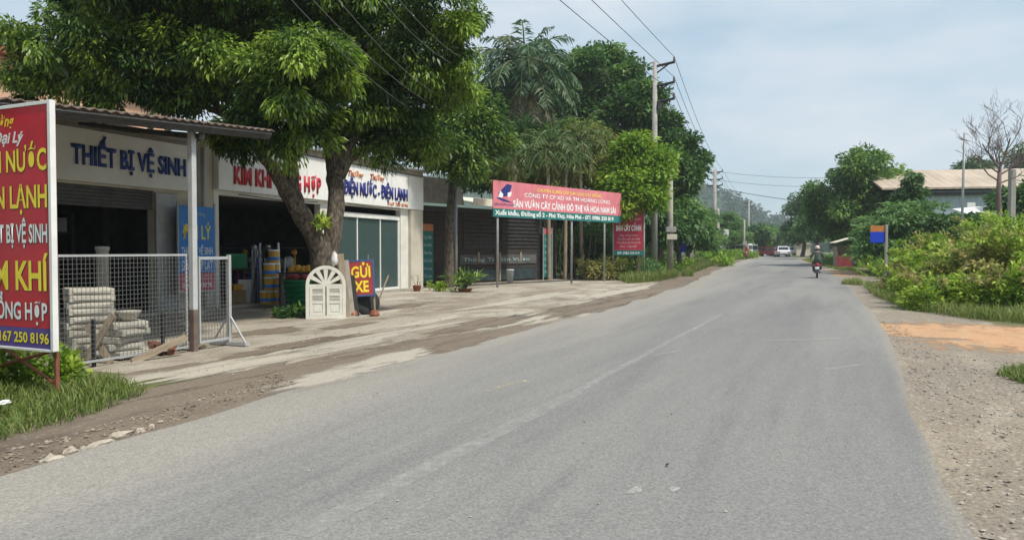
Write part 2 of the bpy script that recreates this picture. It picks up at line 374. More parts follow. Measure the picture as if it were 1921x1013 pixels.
def grid_sheet(name, ps, tfun, nt_, m, dz, kind='structure', jag=None, fade=None):
    vs, fs, uv, fd = [], [], [], []
    for i, p in enumerate(ps):
        a, b_ = tfun(p)
        if jag: a += jag[0](p); b_ += jag[1](p)
        for j in range(nt_+1):
            t_ = a + (b_-a)*j/nt_; vs.append(from_pt(p, t_, dz)); uv.append((p, t_)); fd.append(fade[j] if fade else 1.0)
    for i in range(len(ps)-1):
        for j in range(nt_):
            q = i*(nt_+1)+j; fs.append((q, q+nt_+1, q+nt_+2, q+1))
    me = bpy.data.meshes.new(name); me.from_pydata(vs, [], fs); me.materials.append(m)
    ul = me.uv_layers.new(name='UVMap')
    for lp in me.loops: ul.data[lp.index].uv = uv[lp.vertex_index]
    ue = me.uv_layers.new(name='EDGE')
    for lp in me.loops: q = uv[lp.vertex_index]; ue.data[lp.index].uv = (q[1]-tl(q[0]), tr_(q[0])-q[1])
    fa = me.attributes.new('fade', 'FLOAT', 'POINT'); fa.data.foreach_set('value', np.asarray(fd, np.float32))
    bm = bmesh.new(); bm.from_mesh(me); bmesh.ops.recalc_face_normals(bm, faces=bm.faces)
    if sum(f.normal.z for f in bm.faces) < 0: bmesh.ops.reverse_faces(bm, faces=bm.faces)
    bm.to_mesh(me); bm.free()
    o = bpy.data.objects.new(name, me); COL.objects.link(o); return tag(o, kind=kind)

def ground_mat(name, layers, base, speck=0.25, speck_scale=45, bump=0.5, rough=0.9, pebbles=0.0, stretch=(0.25, 1.0, 1), fade=False, edge=None):
    """layers: list of (colour, scale, lo, hi, amount) noise masks in stretched road coordinates"""
    m = bpy.data.materials.new(name); m.use_nodes = True; t = m.node_tree; l = t.links.new; b = t.nodes['Principled BSDF']; b.inputs['Roughness'].default_value = rough
    b.inputs['Specular IOR Level'].default_value = 0.3
    uvn = N(t, 'ShaderNodeTexCoord'); mpn = N(t, 'ShaderNodeMapping'); mpn.inputs['Scale'].default_value = stretch; l(uvn.outputs['UV'], mpn.inputs['Vector'])
    c = None
    rgb = N(t, 'ShaderNodeRGB'); rgb.outputs[0].default_value = (*base, 1); c = rgb.outputs[0]
    for i, (colr, s_, lo, hi_, amt) in enumerate(layers):
        n = N(t, 'ShaderNodeTexNoise'); n.inputs['Scale'].default_value = s_; n.inputs['Detail'].default_value = 8; n.inputs['Roughness'].default_value = 0.65
        n.noise_dimensions = '4D'; n.inputs['W'].default_value = i*3.7 + 1.3
        l(mpn.outputs['Vector'], n.inputs['Vector'])
        r = N(t, 'ShaderNodeMapRange'); r.inputs['From Min'].default_value = lo; r.inputs['From Max'].default_value = hi_; r.inputs['To Max'].default_value = amt
        l(n.outputs['Fac'], r.inputs['Value'])
        mx = N(t, 'ShaderNodeMix'); mx.data_type = 'RGBA'; mx.inputs[7].default_value = (*colr, 1); l(r.outputs['Result'], mx.inputs[0]); l(c, mx.inputs[6]); c = mx.outputs[2]
    if edge:                                        # dust lying along the carriageway edges
        ue = N(t, 'ShaderNodeUVMap'); ue.uv_map = 'EDGE'; se = N(t, 'ShaderNodeSeparateXYZ'); l(ue.outputs['UV'], se.inputs[0])
        ne = N(t, 'ShaderNodeTexNoise'); ne.inputs['Scale'].default_value = 1.1; ne.inputs['Detail'].default_value = 9; ne.inputs['Roughness'].default_value = 0.7; l(mpn.outputs['Vector'], ne.inputs['Vector'])
        for k_, (wd_, colr, amt) in enumerate(edge):
            ma = N(t, 'ShaderNodeMath'); ma.operation = 'MULTIPLY_ADD'; ma.inputs[1].default_value = 2.2*wd_; l(ne.outputs['Fac'], ma.inputs[0]); l(se.outputs[0 if k_ == 0 else 1], ma.inputs[2])
            mr = N(t, 'ShaderNodeMapRange'); mr.inputs['From Min'].default_value = wd_*1.25; mr.inputs['From Max'].default_value = wd_*2.2; mr.inputs['To Min'].default_value = amt; mr.inputs['To Max'].default_value = 0; l(ma.outputs[0], mr.inputs['Value'])
            mx = N(t, 'ShaderNodeMix'); mx.data_type = 'RGBA'; mx.inputs[7].default_value = (*colr, 1); l(mr.outputs['Result'], mx.inputs[0]); l(c, mx.inputs[6]); c = mx.outputs[2]
    n = N(t, 'ShaderNodeTexNoise'); n.inputs['Scale'].default_value = speck_scale; n.inputs['Detail'].default_value = 3; n.inputs['Roughness'].default_value = 0.8
    l(uvn.outputs['Object'], n.inputs['Vector'])
    r = N(t, 'ShaderNodeMapRange'); r.inputs['From Min'].default_value = 0.3; r.inputs['From Max'].default_value = 0.7; r.inputs['To Min'].default_value = 1-speck; r.inputs['To Max'].default_value = 1+speck
    l(n.outputs['Fac'], r.inputs['Value'])
    vm = N(t, 'ShaderNodeVectorMath'); vm.operation = 'SCALE'; l(c, vm.inputs[0]); l(r.outputs['Result'], vm.inputs['Scale']); c = vm.outputs[0]
    if pebbles:
        vo = N(t, 'ShaderNodeTexVoronoi'); vo.inputs['Scale'].default_value = 16; l(uvn.outputs['Object'], vo.inputs['Vector'])
        r3 = N(t, 'ShaderNodeMapRange'); r3.inputs['From Min'].default_value = 0.22; r3.inputs['From Max'].default_value = 0.30; r3.inputs['To Min'].default_value = pebbles; r3.inputs['To Max'].default_value = 0
        l(vo.outputs['Distance'], r3.inputs['Value'])
        m3 = N(t, 'ShaderNodeMix'); m3.data_type = 'RGBA'; l(r3.outputs['Result'], m3.inputs[0]); l(c, m3.inputs[6])
        hs = N(t, 'ShaderNodeMix'); hs.data_type = 'RGBA'; hs.inputs[6].default_value = (0.16,0.14,0.115,1); hs.inputs[7].default_value = (0.52,0.47,0.40,1)
        sp = N(t, 'ShaderNodeSeparateColor'); l(vo.outputs['Color'], sp.inputs[0]); l(sp.outputs[0], hs.inputs[0]); l(hs.outputs[2], m3.inputs[7]); c = m3.outputs[2]
    l(c, b.inputs['Base Color'])
    if fade:
        at_ = N(t, 'ShaderNodeAttribute'); at_.attribute_name = 'fade'
        nf = N(t, 'ShaderNodeTexNoise'); nf.inputs['Scale'].default_value = 2.6; nf.inputs['Detail'].default_value = 9; nf.inputs['Roughness'].default_value = 0.68; l(mpn.outputs['Vector'], nf.inputs['Vector'])
        ad = N(t, 'ShaderNodeMath'); ad.operation = 'MULTIPLY_ADD'; ad.inputs[1].default_value = 1.5; l(nf.outputs['Fac'], ad.inputs[0]); l(at_.outputs['Fac'], ad.inputs[2])
        mr = N(t, 'ShaderNodeMapRange'); mr.inputs['From Min'].default_value = 0.98; mr.inputs['From Max'].default_value = 1.32; l(ad.outputs[0], mr.inputs['Value'])
        tb = N(t, 'ShaderNodeBsdfTransparent'); ms = N(t, 'ShaderNodeMixShader'); l(mr.outputs['Result'], ms.inputs[0]); l(tb.outputs[0], ms.inputs[1]); l(b.outputs[0], ms.inputs[2]); l(ms.outputs[0], t.nodes['Material Output'].inputs['Surface'])
    n3 = N(t, 'ShaderNodeTexNoise'); n3.inputs['Scale'].default_value = speck_scale*0.6; n3.inputs['Detail'].default_value = 6; l(uvn.outputs['Object'], n3.inputs['Vector'])
    bp = N(t, 'ShaderNodeBump'); bp.inputs['Strength'].default_value = bump; bp.inputs['Distance'].default_value = 0.015; l(n3.outputs['Fac'], bp.inputs['Height']); l(bp.outputs['Normal'], b.inputs['Normal'])
    MATS[name] = m; return m

ground_mat('earth', [((0.10,0.13,0.04), 0.5, 0.4, 0.6, 0.8), ((0.20,0.16,0.10), 0.9, 0.5, 0.7, 0.7)], (0.12, 0.115, 0.05))
ground_mat('forecourt', [((0.22,0.18,0.135), 0.55, 0.44, 0.56, 0.9), ((0.46,0.42,0.345), 0.7, 0.50, 0.64, 0.85), ((0.15,0.125,0.095), 0.8, 0.53, 0.64, 0.8), ((0.19,0.17,0.11), 2.4, 0.56, 0.70, 0.55), ((0.52,0.47,0.38), 3.2, 0.60, 0.70, 0.6)],
           (0.34, 0.305, 0.25), 0.3, 22, 0.9, stretch=(0.6, 1.0, 1))
ground_mat('mud', [((0.17,0.135,0.10), 0.7, 0.4, 0.6, 0.9), ((0.085,0.067,0.052), 1.1, 0.5, 0.64, 0.85), ((0.30,0.25,0.185), 1.3, 0.60, 0.70, 0.7)], (0.175, 0.14, 0.105), 0.22, 40, 0.7, pebbles=0.25, fade=True)
ground_mat('patch', [((0.33,0.30,0.26), 0.9, 0.4, 0.6, 0.7)], (0.40, 0.36, 0.29), 0.25, 40, 0.7, fade=True)
ground_mat('asphalt', [((0.225,0.217,0.203), 0.6, 0.42, 0.60, 0.85), ((0.135,0.133,0.132), 0.8, 0.50, 0.66, 0.7), ((0.27,0.255,0.225), 0.45, 0.56, 0.72, 0.6), ((0.115,0.113,0.112), 1.7, 0.58, 0.70, 0.45), ((0.38,0.36,0.32), 7.0, 0.68, 0.76, 0.5), ((0.10,0.10,0.10), 6.0, 0.68, 0.76, 0.4)],
           (0.185, 0.180, 0.173), 0.42, 60, 0.4, 0.82, stretch=(0.10, 1.0, 1), edge=[(1.9, (0.29,0.268,0.232), 0.75), (0.10, (0.27,0.24,0.20), 0.6)])
ground_mat('asphalt_old', [((0.33,0.305,0.265), 0.7, 0.42, 0.6, 0.7), ((0.22,0.212,0.2), 0.9, 0.52, 0.7, 0.6)], (0.275, 0.262, 0.238), 0.3, 55, 0.35, 0.85, stretch=(0.2, 1, 1))
ground_mat('gravel', [((0.20,0.172,0.138), 1.2, 0.4, 0.6, 0.85), ((0.33,0.28,0.215), 2.0, 0.52, 0.66, 0.75), ((0.14,0.122,0.10), 5.0, 0.58, 0.70, 0.6), ((0.30,0.27,0.235), 9.0, 0.56, 0.68, 0.6)], (0.235, 0.195, 0.148), 0.4, 30, 1.0, pebbles=0.7, stretch=(0.4, 1, 1), fade=True)
ground_mat('orange_soil', [((0.38,0.25,0.15), 1.0, 0.45, 0.60, 0.85), ((0.33,0.165,0.08), 2.2, 0.52, 0.64, 0.8), ((0.40,0.34,0.25), 2.6, 0.56, 0.68, 0.85), ((0.20,0.13,0.08), 6.0, 0.60, 0.70, 0.6)], (0.47, 0.275, 0.15), 0.25, 30, 0.8, fade=True, stretch=(0.7, 1, 1))

gp = [-400,-150,-60,-30,-15,0,10,20,30,40,48,60,80,100,120,136,180,260,400,700,1200,2500]
gt = [-2500,-900,-400,-200,-100,-50,-25,-12,0,12,25,50,100,200,400,900,2500]
vs = [from_pt(p, t_, 0) for p in gp for t_ in gt]; k = len(gt)
fs = [(i*k+j, i*k+j+1, (i+1)*k+j+1, (i+1)*k+j) for i in range(len(gp)-1) for j in range(k-1)]
mb = MB(); mb.add(vs, fs); gnd = mb.build('ground', MATS['earth']); tag(gnd, kind='structure')
ul = gnd.data.uv_layers.new(name='UVMap')
for lp in gnd.data.loops:
    q = to_pt(gnd.data.vertices[lp.vertex_index].co); ul.data[lp.index].uv = q
if gnd.data.polygons[0].normal.z < 0: gnd.data.flip_normals()

def jagf(seed, amp):
    g = np.random.default_rng(seed); xs = np.arange(-40, 400, 0.35); ys = g.normal(size=len(xs)); ys = np.convolve(ys, [0.25,0.5,0.25], 'same')*amp
    xb = np.arange(-40, 400, 2.3); yb = g.normal(size=len(xb))*amp*1.1
    return lambda p: float(np.interp(p, xs, ys) + np.interp(p, xb, yb))
near = list(np.arange(-14, 48, 0.25)); far = list(np.arange(48, 136.1, 1.0)) + list(np.arange(138, 330, 6))
j1, j2 = jagf(3, 0.07), jagf(4, 0.022)
fade = lambda p: 1.0
grid_sheet('road', near + far, lambda p: (tl(p), tr_(p)), 12, MATS['asphalt'], 0.0075, jag=(j1, j2))
# forecourt between the road and the shop fronts
def fore_left(p): return tl(p) - 16.0
grid_sheet('forecourt', list(np.arange(6.4, 40, 0.5)), lambda p: (fore_left(p), tl(p)+0.6), 8, MATS['forecourt'], 0.002)
j5, j6 = jagf(12, 0.16), jagf(13, 0.20)
def mudw(p): return float(np.interp(p, [-14, 4, 7, 9, 12, 15, 18, 24, 30, 60, 100], [2.0, 2.0, 1.7, 1.3, 1.1, 1.6, 1.4, 1.7, 2.0, 2.6, 2.4]))
grid_sheet('mud_verge', near + list(np.arange(48, 110, 1.0)), lambda p: (tl(p)-mudw(p), tl(p)+0.5), 5, MATS['mud'], 0.004, jag=(j5, lambda p: 0), fade=[0.0,0.35,0.75,1,1,1])
# pale broken concrete ramps and darker mud pans on the forecourt
def blob_sheet(name, p, t_, rp_, rt, m, dz, seed, n=72):
    g = np.random.default_rng(seed); ks = [g.normal(size=2)*0.15/(h**0.7) for h in range(1, 16)]; vs = [from_pt(p, t_, dz)]; uv = [(p, t_)]; fd = [1.0]
    for rr_, fv in ((0.2, 1.0), (0.65, 0.58), (1.25, 0.0)):
        for i in range(n):
            th = 2*math.pi*i/n; q = rr_*max(0.35, 1 + sum(a*math.cos(h*th)+b_*math.sin(h*th) for h, (a, b_) in enumerate(ks, 1)))
            pp, tt = p + rp_*q*math.cos(th), t_ + rt*q*math.sin(th); vs.append(from_pt(pp, tt, dz)); uv.append((pp, tt)); fd.append(fv)
    mb = MB(); mb.add(vs, [(0, 1+i, 1+(i+1) % n) for i in range(n)] + [(1+k*n+i, 1+(k+1)*n+i, 1+(k+1)*n+(i+1) % n, 1+k*n+(i+1) % n) for k in range(2) for i in range(n)]); o = mb.build(name, m); tag(o, kind='structure')
    ul = o.data.uv_layers.new(name='UVMap')
    for lp in o.data.loops: ul.data[lp.index].uv = uv[lp.vertex_index]
    fa = o.data.attributes.new('fade', 'FLOAT', 'POINT'); fa.data.foreach_set('value', np.asarray(fd, np.float32))
    if o.data.polygons[0].normal.z < 0: o.data.flip_normals()
    return o
def pt_px(px, py): return to_pt(G(px, py))
for i, (px, py, a, b_, mm, dz) in enumerate([
    (640, 700, 1.5, 0.42, 'patch', 0.0092), (760, 668, 1.2, 0.36, 'patch', 0.0095), (870, 645, 1.3, 0.30, 'mud', 0.0098), (900, 608, 2.0, 0.42, 'mud', 0.0050),
    (470, 700, 2.4, 0.32, 'mud', 0.0052), (330, 702, 1.6, 0.28, 'patch', 0.0054), (740, 625, 2.6, 0.34, 'patch', 0.0056), (560, 668, 2.3, 0.22, 'patch', 0.0058), (1050, 588, 4.0, 0.7, 'patch', 0.0060),
    (1160, 566, 5.0, 0.5, 'mud', 0.0062), (1010, 558, 5.0, 0.6, 'patch', 0.0064), (700, 590, 2.2, 0.35, 'patch', 0.0066), (1180, 545, 6, 0.5, 'patch', 0.0068), (1320, 498, 6, 1.0, 'patch', 0.0070), (600, 640, 1.6, 0.30, 'mud', 0.00505), (820, 600, 1.8, 0.3, 'patch', 0.00665), (930, 607, 2.2, 0.28, 'mud', 0.0072), (520, 655, 1.3, 0.22, 'mud', 0.00645), (420, 690, 1.8, 0.25, 'patch', 0.0059), (250, 705, 1.2, 0.25, 'mud', 0.0051), (680, 640, 1.5, 0.25, 'patch', 0.00615), (1080, 575, 3.5, 0.35, 'mud', 0.0074), (760, 575, 1.5, 0.4, 'mud', 0.00525), (510, 620, 1.0, 0.45, 'mud', 0.00535), (650, 612, 0.9, 0.3, 'mud', 0.00545)]):
    p, t_ = pt_px(px, py); blob_sheet('pale_concrete_patch' if mm == 'patch' else 'mud_patch', p, t_, a, b_, MATS[mm], dz, 50+i)
# right hand gravel verge and the orange earth track
j7 = jagf(21, 0.25)
grid_sheet('gravel_verge', near + list(np.arange(48, 118, 1.0)), lambda p: (tr_(p)-0.5, tr_(p) + float(np.interp(p, [-14, 9, 13, 17, 24, 30, 50, 110], [9, 9, 6.0, 2.6, 1.2, 1.3, 2.4, 2.0]))), 5, MATS['gravel'], 0.004, jag=(lambda p: 0, j7), fade=[1,1,1,1,.7,0])
p, t_ = pt_px(1860, 634); blob_sheet('orange_dirt_track', p + 0.2, t_ + 1.2, 2.0, 4.6, MATS['orange_soil'], 0.0062, 77)
p, t_ = pt_px(1570, 512); blob_sheet('orange_dirt_patch', p-1, t_ + 0.9, 5.5, 1.3, MATS['orange_soil'], 0.0062, 79)

# worn painted centre line, yellow dash and scuffs
def worn(name, colr, lo, hi_):
    m = bpy.data.materials.new(name); m.use_nodes = True; t = m.node_tree; l = t.links.new; b = t.nodes['Principled BSDF']; b.inputs['Base Color'].default_value = (*colr, 1); b.inputs['Roughness'].default_value = 0.8
    uvn = N(t, 'ShaderNodeTexCoord'); n = N(t, 'ShaderNodeTexNoise'); n.inputs['Scale'].default_value = 9; n.inputs['Detail'].default_value = 8; n.inputs['Roughness'].default_value = 0.75; l(uvn.outputs['Object'], n.inputs['Vector'])
    r = N(t, 'ShaderNodeMapRange'); r.inputs['From Min'].default_value = lo; r.inputs['From Max'].default_value = hi_; l(n.outputs['Fac'], r.inputs['Value'])
    trn = N(t, 'ShaderNodeBsdfTransparent'); mx = N(t, 'ShaderNodeMixShader'); l(r.outputs['Result'], mx.inputs[0]); l(trn.outputs[0], mx.inputs[1]); l(b.outputs[0], mx.inputs[2]); l(mx.outputs[0], t.nodes['Material Output'].inputs['Surface'])
    MATS[name] = m; return m
worn('line_white', (0.42, 0.41, 0.39), 0.40, 0.72); worn('line_faint', (0.37, 0.36, 0.34), 0.34, 0.78); worn('line_yellow', (0.46, 0.41, 0.28), 0.46, 0.7); worn('tar_seam', (0.15, 0.15, 0.15), 0.46, 0.7)
def strip(name, pts, wd, m, dz, n=40):
    q = [to_pt(G(*a)) for a in pts]; q.sort(); P = np.linspace(q[0][0], q[-1][0], n); T = np.interp(P, [a[0] for a in q], [a[1] for a in q])
    g = np.random.default_rng(int(abs(q[0][0]*100))); T = T + np.convolve(g.normal(size=n), [0.3,0.4,0.3], 'same')*0.012
    return grid_sheet(name, list(P), lambda p: (float(np.interp(p, P, T))-wd/2, float(np.interp(p, P, T))+wd/2), 1, m, dz)
strip('centre_line', [(1080,738),(1220,660),(1355,590)], 0.10, MATS['line_white'], 0.0105)
strip('centre_line_worn', [(560,1008),(840,860),(1080,738)], 0.16, MATS['line_faint'], 0.0105)
strip('yellow_paint_dash', [(905,738),(990,713)], 0.10, MATS['line_yellow'], 0.0106)
strip('paint_scuff', [(1225,668),(1280,658)], 0.12, MATS['line_faint'], 0.0107)
strip('paint_scuff', [(1440,640),(1590,636)], 0.3, MATS['line_faint'], 0.0108)
strip('paint_scuff', [(1550,695),(1610,685)], 0.14, MATS['line_faint'], 0.0107)

# repairs, stains and pale scuffs worn into the carriageway
ground_mat('asphalt_pale', [], (0.275,0.265,0.245), 0.5, 60, 0.4, 0.85, stretch=(0.3,1,1), fade=True)
for i, (px, py, a, b_) in enumerate([(1190,920,0.10,0.05), (1268,918,0.07,0.04)]):
    p, t_ = pt_px(px, py); blob_sheet('dust_stain', p, t_, a, b_, MATS['asphalt_pale'], 0.0088+0.00006*i, 150+i)
# ------------------------------------------------------------------ shop row
FA = R(68.0); FO = Vector((-12.28, 8.0, 0)); FD = Vector((math.cos(FA), math.sin(FA), 0)); FY = Vector((-math.sin(FA), math.cos(FA), 0))
def fpt(s, y=0.0, z=0.0): return FO + FD*s + FY*y + Vector((0,0,z))
def s_of(px, y=0.0):                               # facade coordinate seen at pixel column px
    k = (px - CX)/F_PX; o = FO + FY*y
    return (k*o.y - o.x)/(FD.x - k*FD.y)
def shell(root, s0, s1, depth, zt, ops, wallm, roof_name='roof'):
    mb = MB(); edges = [s0] + [v for o in ops for v in o[:2]] + [s1]
    for a, b_ in zip(edges[0::2], edges[1::2]):
        if b_ - a > 0.02: mb.box(a, b_, 0, 0.22, 0, zt)
    for a, b_, zo in ops: mb.box(a, b_, 0.002, 0.218, zo, zt-0.002)
    mb.build('wall', wallm, root)
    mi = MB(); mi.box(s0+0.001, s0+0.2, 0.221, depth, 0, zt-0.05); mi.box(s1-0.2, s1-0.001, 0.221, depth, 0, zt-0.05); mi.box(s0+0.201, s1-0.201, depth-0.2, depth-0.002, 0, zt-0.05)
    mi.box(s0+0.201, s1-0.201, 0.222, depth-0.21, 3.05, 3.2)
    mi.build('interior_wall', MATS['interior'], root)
    MB().box(s0-0.05, s1+0.05, -0.12, depth+0.1, zt, zt+0.14).build(roof_name, MATS['concrete'], root)
    MB().box(s0+0.21, s1-0.21, -0.25, depth-0.22, 0.0, 0.07).build('floor_slab', MATS['concrete'], root)

# shop with the blue lettering, open roller shutter, beside the steel awning
A = thing('shop_building', 'single storey shop with white fascia lettered in blue under the rusty awning', 'shop', FO, FA)
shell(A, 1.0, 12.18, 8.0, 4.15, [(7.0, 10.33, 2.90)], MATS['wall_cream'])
MB().box(1.2, 11.35, -0.14, -0.002, 2.95, 4.06).build('sign_band', MATS['sign_white'], A, 0.01)
lettering(A, 'THIẾT BỊ VỆ SINH', MATS['ink_blue'], s_of(127), 3.31, 0.40, -0.16, s_of(343, -0.14)-s_of(127, -0.14), bold=0.026, depth=0.03)
MB().box(10.32, 10.95, -0.07, -0.003, 0.0, 2.86).build('shutter_guide', MATS['galv'], A, 0.01)
mb = MB()
for i in range(7): mb.box(7.02, 10.31, 0.04+0.001*i, 0.075, 2.45+i*0.075, 2.518+i*0.075)
mb.build('roller_shutter', MATS['wall_dark'], A)
MB().tube([(11.75, -0.10, 0.0), (11.75, -0.10, 4.1)], 0.055, 10).build('drain_pipe', MATS['grey_paint'], A, smooth=True)
mb = MB(); mb.box(10.2, 10.36, 1.5, 1.66, 0.07, 3.05); mb.box(7.4, 10.2, 2.4, 2.9, 1.0, 1.05); mb.box(7.4, 10.2, 2.4, 2.9, 1.9, 1.95); mb.box(7.4, 7.5, 2.41, 2.89, 0.07, 2.4); mb.box(10.05, 10.15, 2.41, 2.89, 0.07, 2.4)
mb.build('shelving', MATS['dark_steel'], A)

# hardware shop with red lettering, dark opening and a glazed front
B = thing('shop_building', 'white single storey hardware shop with red lettering and a glazed front behind the big tree', 'shop', FO, FA)
s0, s1 = 12.2, s_of(788)
gl0, gl1 = s_of(632), s_of(752)
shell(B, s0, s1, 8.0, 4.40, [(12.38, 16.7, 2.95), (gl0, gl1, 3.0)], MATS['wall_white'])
MB().box(s0+0.02, s1, -0.16, -0.002, 3.07, 4.34).build('sign_band', MATS['sign_white'], B, 0.01)
for q in np.arange(s0+1.2, s1-0.3, 1.22): MB().box(q, q+0.012, -0.163, -0.155, 3.08, 4.33).build('panel_joint', MATS['concrete'], B)
mb = MB(); mb.box(s0-0.1, s1+0.15, -0.34, 0.3, 4.541, 4.60); mb.build('roof_edge', MATS['grey_paint'], B, 0.01)
lettering(B, 'KIM KHÍ TỔNG HỢP', MATS['ink_red'], s_of(440, -.16), 3.27, 0.46, -0.18, s_of(602, -.16)-s_of(440, -.16), bold=0.028, depth=0.03)
lettering(B, 'ĐIỆN NƯỚC - ĐIỆN LẠNH', MATS['ink_navy'], s_of(645, -.16), 3.36, 0.42, -0.18, s_of(764, -.16)-s_of(645, -.16), bold=0.028, depth=0.03)
lettering(B, 'Thường', MATS['ink_orange'], s_of(652, -.16), 3.95, 0.20, -0.175, 0.9, slant=0.25, depth=0.02)
lettering(B, 'Thường', MATS['ink_orange'], s_of(694, -.16), 3.95, 0.20, -0.175, 0.9, slant=0.25, depth=0.02)
lettering(B, '0167 250 8196', MATS['ink_orange'], s_of(727, -.16), 3.13, 0.12, -0.175, 1.45, depth=0.012)
gf = MB()
gf.box(gl0, gl1, 0.05, 0.16, 2.62, 2.78); gf.box(gl0, gl0+0.07, 0.06, 0.15, 0.07, 2.62); gf.box(gl1-0.08, gl1, 0.06, 0.15, 0.07, 2.62); gf.box(gl0+0.07, gl1-0.08, 0.06, 0.15, 0.07, 0.15)
q = (gl0+gl1)/2
for qq in (gl0+(gl1-gl0)*0.32, gl0+(gl1-gl0)*0.68): gf.box(qq-0.025, qq+0.025, 0.07, 0.14, 0.15, 2.62)
gf.build('shopfront_frame', MATS['white_paint'], B, 0.006)
gp_ = MB().box(gl0+0.07, gl1-0.08, 0.10, 0.11, 0.15, 2.62).build('shopfront_glass', MATS['shop_glass'], B)
mb = MB(); mb.tube([(q-0.2, 0.0, 0.9), (q-0.2, 0.0, 1.35)], 0.018, 8); mb.build('door_handle', MATS['galv'], B)
MB().box(s_of(766), s1+0.02, -0.13, -0.003, 0.0, 3.06).build('pilaster', MATS['wall_cream'], B, 0.01)
MB().box(gl0+0.5, gl0+1.3, 0.5, 0.9, 0.07, 0.7).build('display_cabinet', MATS['pale_block'], B)
mb = MB(); mb.box(gl0+2.0, gl1-0.4, 0.45, 0.8, 0.07, 0.9); mb.box(gl0+2.1, gl0+2.5, 0.5, 0.7, 0.899, 1.2)
mb.build('display_cabinet', MATS['pale_block'], B)
mb = MB(); mb.box(12.38, 16.68, -0.34, -0.26, 0.0, 0.05); mb.build('door_sill', MATS['pale_block'], B)

# steel awning in front of the blue-lettered shop, its post between road and shop
PO = Vector((*GY(362, 11.05)[:2], 0)); AW = thing('steel_awning', 'rusty corrugated steel awning on a white post over the left forecourt', 'awning', PO, FA)
ft = to_pt  # (plan helper kept for readability)
yb = 5.75; TS = 0.068
f0, f1, b0, b1 = -7.0, 1.50, -4.6, 6.2
nseg = 110; vs = []; fs = []
for i in range(nseg+1):
    u = i/nseg; zz = 0.014*(1 if i % 2 else -1)
    xf, xb = f0+(f1-f0)*u, b0+(b1-b0)*u
    vs += [(xf, -0.28, 3.37+zz+TS*xf), (xb, yb, 4.20+zz+TS*xb), (xf, -0.28, 3.355+zz+TS*xf), (xb, yb, 4.185+zz+TS*xb)]
for i in range(nseg):
    a = 4*i; fs += [(a, a+4, a+5, a+1), (a+2, a+3, a+7, a+6), (a, a+2, a+6, a+4), (a+1, a+5, a+7, a+3)]
MB().add(vs, fs).build('roof_sheet', MATS['rust_sheet'], AW)
mb = MB()
for k in range(6):
    v = k/5; y_ = -0.2+(yb-0.1)*v; z_ = 3.33 + 0.83*((y_+0.28)/(yb+0.28)); xa, xb = f0+(b0-f0)*v, f1+(b1-f1)*v
    mb.tube([(xa+0.1, y_, z_-0.075+TS*xa), (xb-0.05, y_, z_-0.075+TS*xb)], 0.05, 4)
mb.build('purlin', MATS['dark_steel'], AW)
mb = MB()
for xx in (-5.2, -2.6, 0.0):
    mb.tube([(xx, -0.2, 3.16+TS*xx), (xx+1.3, 2.8, 3.55+TS*(xx+1.3)), (xx+2.6, yb-0.12, 3.95+TS*(xx+2.6))], 0.045, 6)
mb.build('rafter', MATS['dark_steel'], AW)
mb = MB(); mb.box(-0.045, 0.045, -0.045, 0.045, 0.62, 3.30); mb.build('post', MATS['post_paint'], AW, 0.008)
mb = MB(); mb.box(-0.043, 0.047, -0.047, 0.047, -0.1, 0.619); mb.build('post_foot', MATS['rust_sheet'], AW, 0.008)
MB().tube([(-7.0, -0.25, 3.30-7*TS), (1.44, -0.25, 3.30+1.44*TS)], 0.03, 4).build('fascia', MATS['dark_steel'], AW)

# welded wire fence along the awning line, and its gate leaf on a wheeled foot
def wire_panel(root, x0, x1, z0, z1, name='wire_mesh'):
    mb = MB(); r = 0.0021
    for x in np.arange(x0+0.03, x1, 0.06): mb.box(x-r, x+r, -0.022, -0.017, z0, z1)
    for z in np.arange(z0+0.03, z1, 0.06): mb.box(x0, x1, -0.017, -0.012, z-r, z+r)
    return mb.build(name, MATS['wire'], root)
FE = thing('wire_fence', 'galvanised square mesh fence panel in front of the stacked slabs', 'fence', PO + FY*0.02, FA)
wire_panel(FE, -2.75, -0.10, 0.10, 1.42)
mb = MB(); mb.box(-2.75, -0.10, -0.012, 0.012, 1.42, 1.45); mb.box(-2.75, -0.1, -0.012, 0.012, 0.07, 0.10); mb.box(-2.78, -2.75, -0.012, 0.012, 0.05, 1.45); mb.box(-0.125, -0.10, -0.010, 0.014, 0.10, 1.42)
mb.build('frame', MATS['grey_paint'], FE)
mb = MB()
for x in (-1.62, -0.52): MB().box(x-0.02, x+0.02, 0.014, 0.05, 0.0, 0.62).build('stake', MATS['black_tar'], FE)
GA = thing('mesh_gate', 'short white framed mesh gate leaf standing on a triangular foot', 'gate', PO + FD*0.12 + FY*0.02, FA)
wire_panel(GA, 0.03, 0.60, 0.14, 1.36)
mb = MB(); mb.box(0.60, 0.655, -0.028, 0.028, 0.07, 1.43); mb.box(0.0, 0.60, -0.018, 0.018, 1.36, 1.405); mb.box(0.0, 0.03, -0.018, 0.018, 0.1, 1.36); mb.box(0.03, 0.60, -0.018, 0.018, 0.10, 0.14)
mb.build('frame', MATS['grey_paint'], GA, 0.004)
mb = MB(); mb.box(0.58, 0.68, -0.36, 0.36, 0.015, 0.068); mb.tube([(0.627, -0.32, 0.06), (0.627, -0.03, 0.46)], 0.017, 6); mb.tube([(0.627, 0.32, 0.06), (0.627, 0.03, 0.46)], 0.017, 6)
mb.build('foot', MATS['grey_paint'], GA)

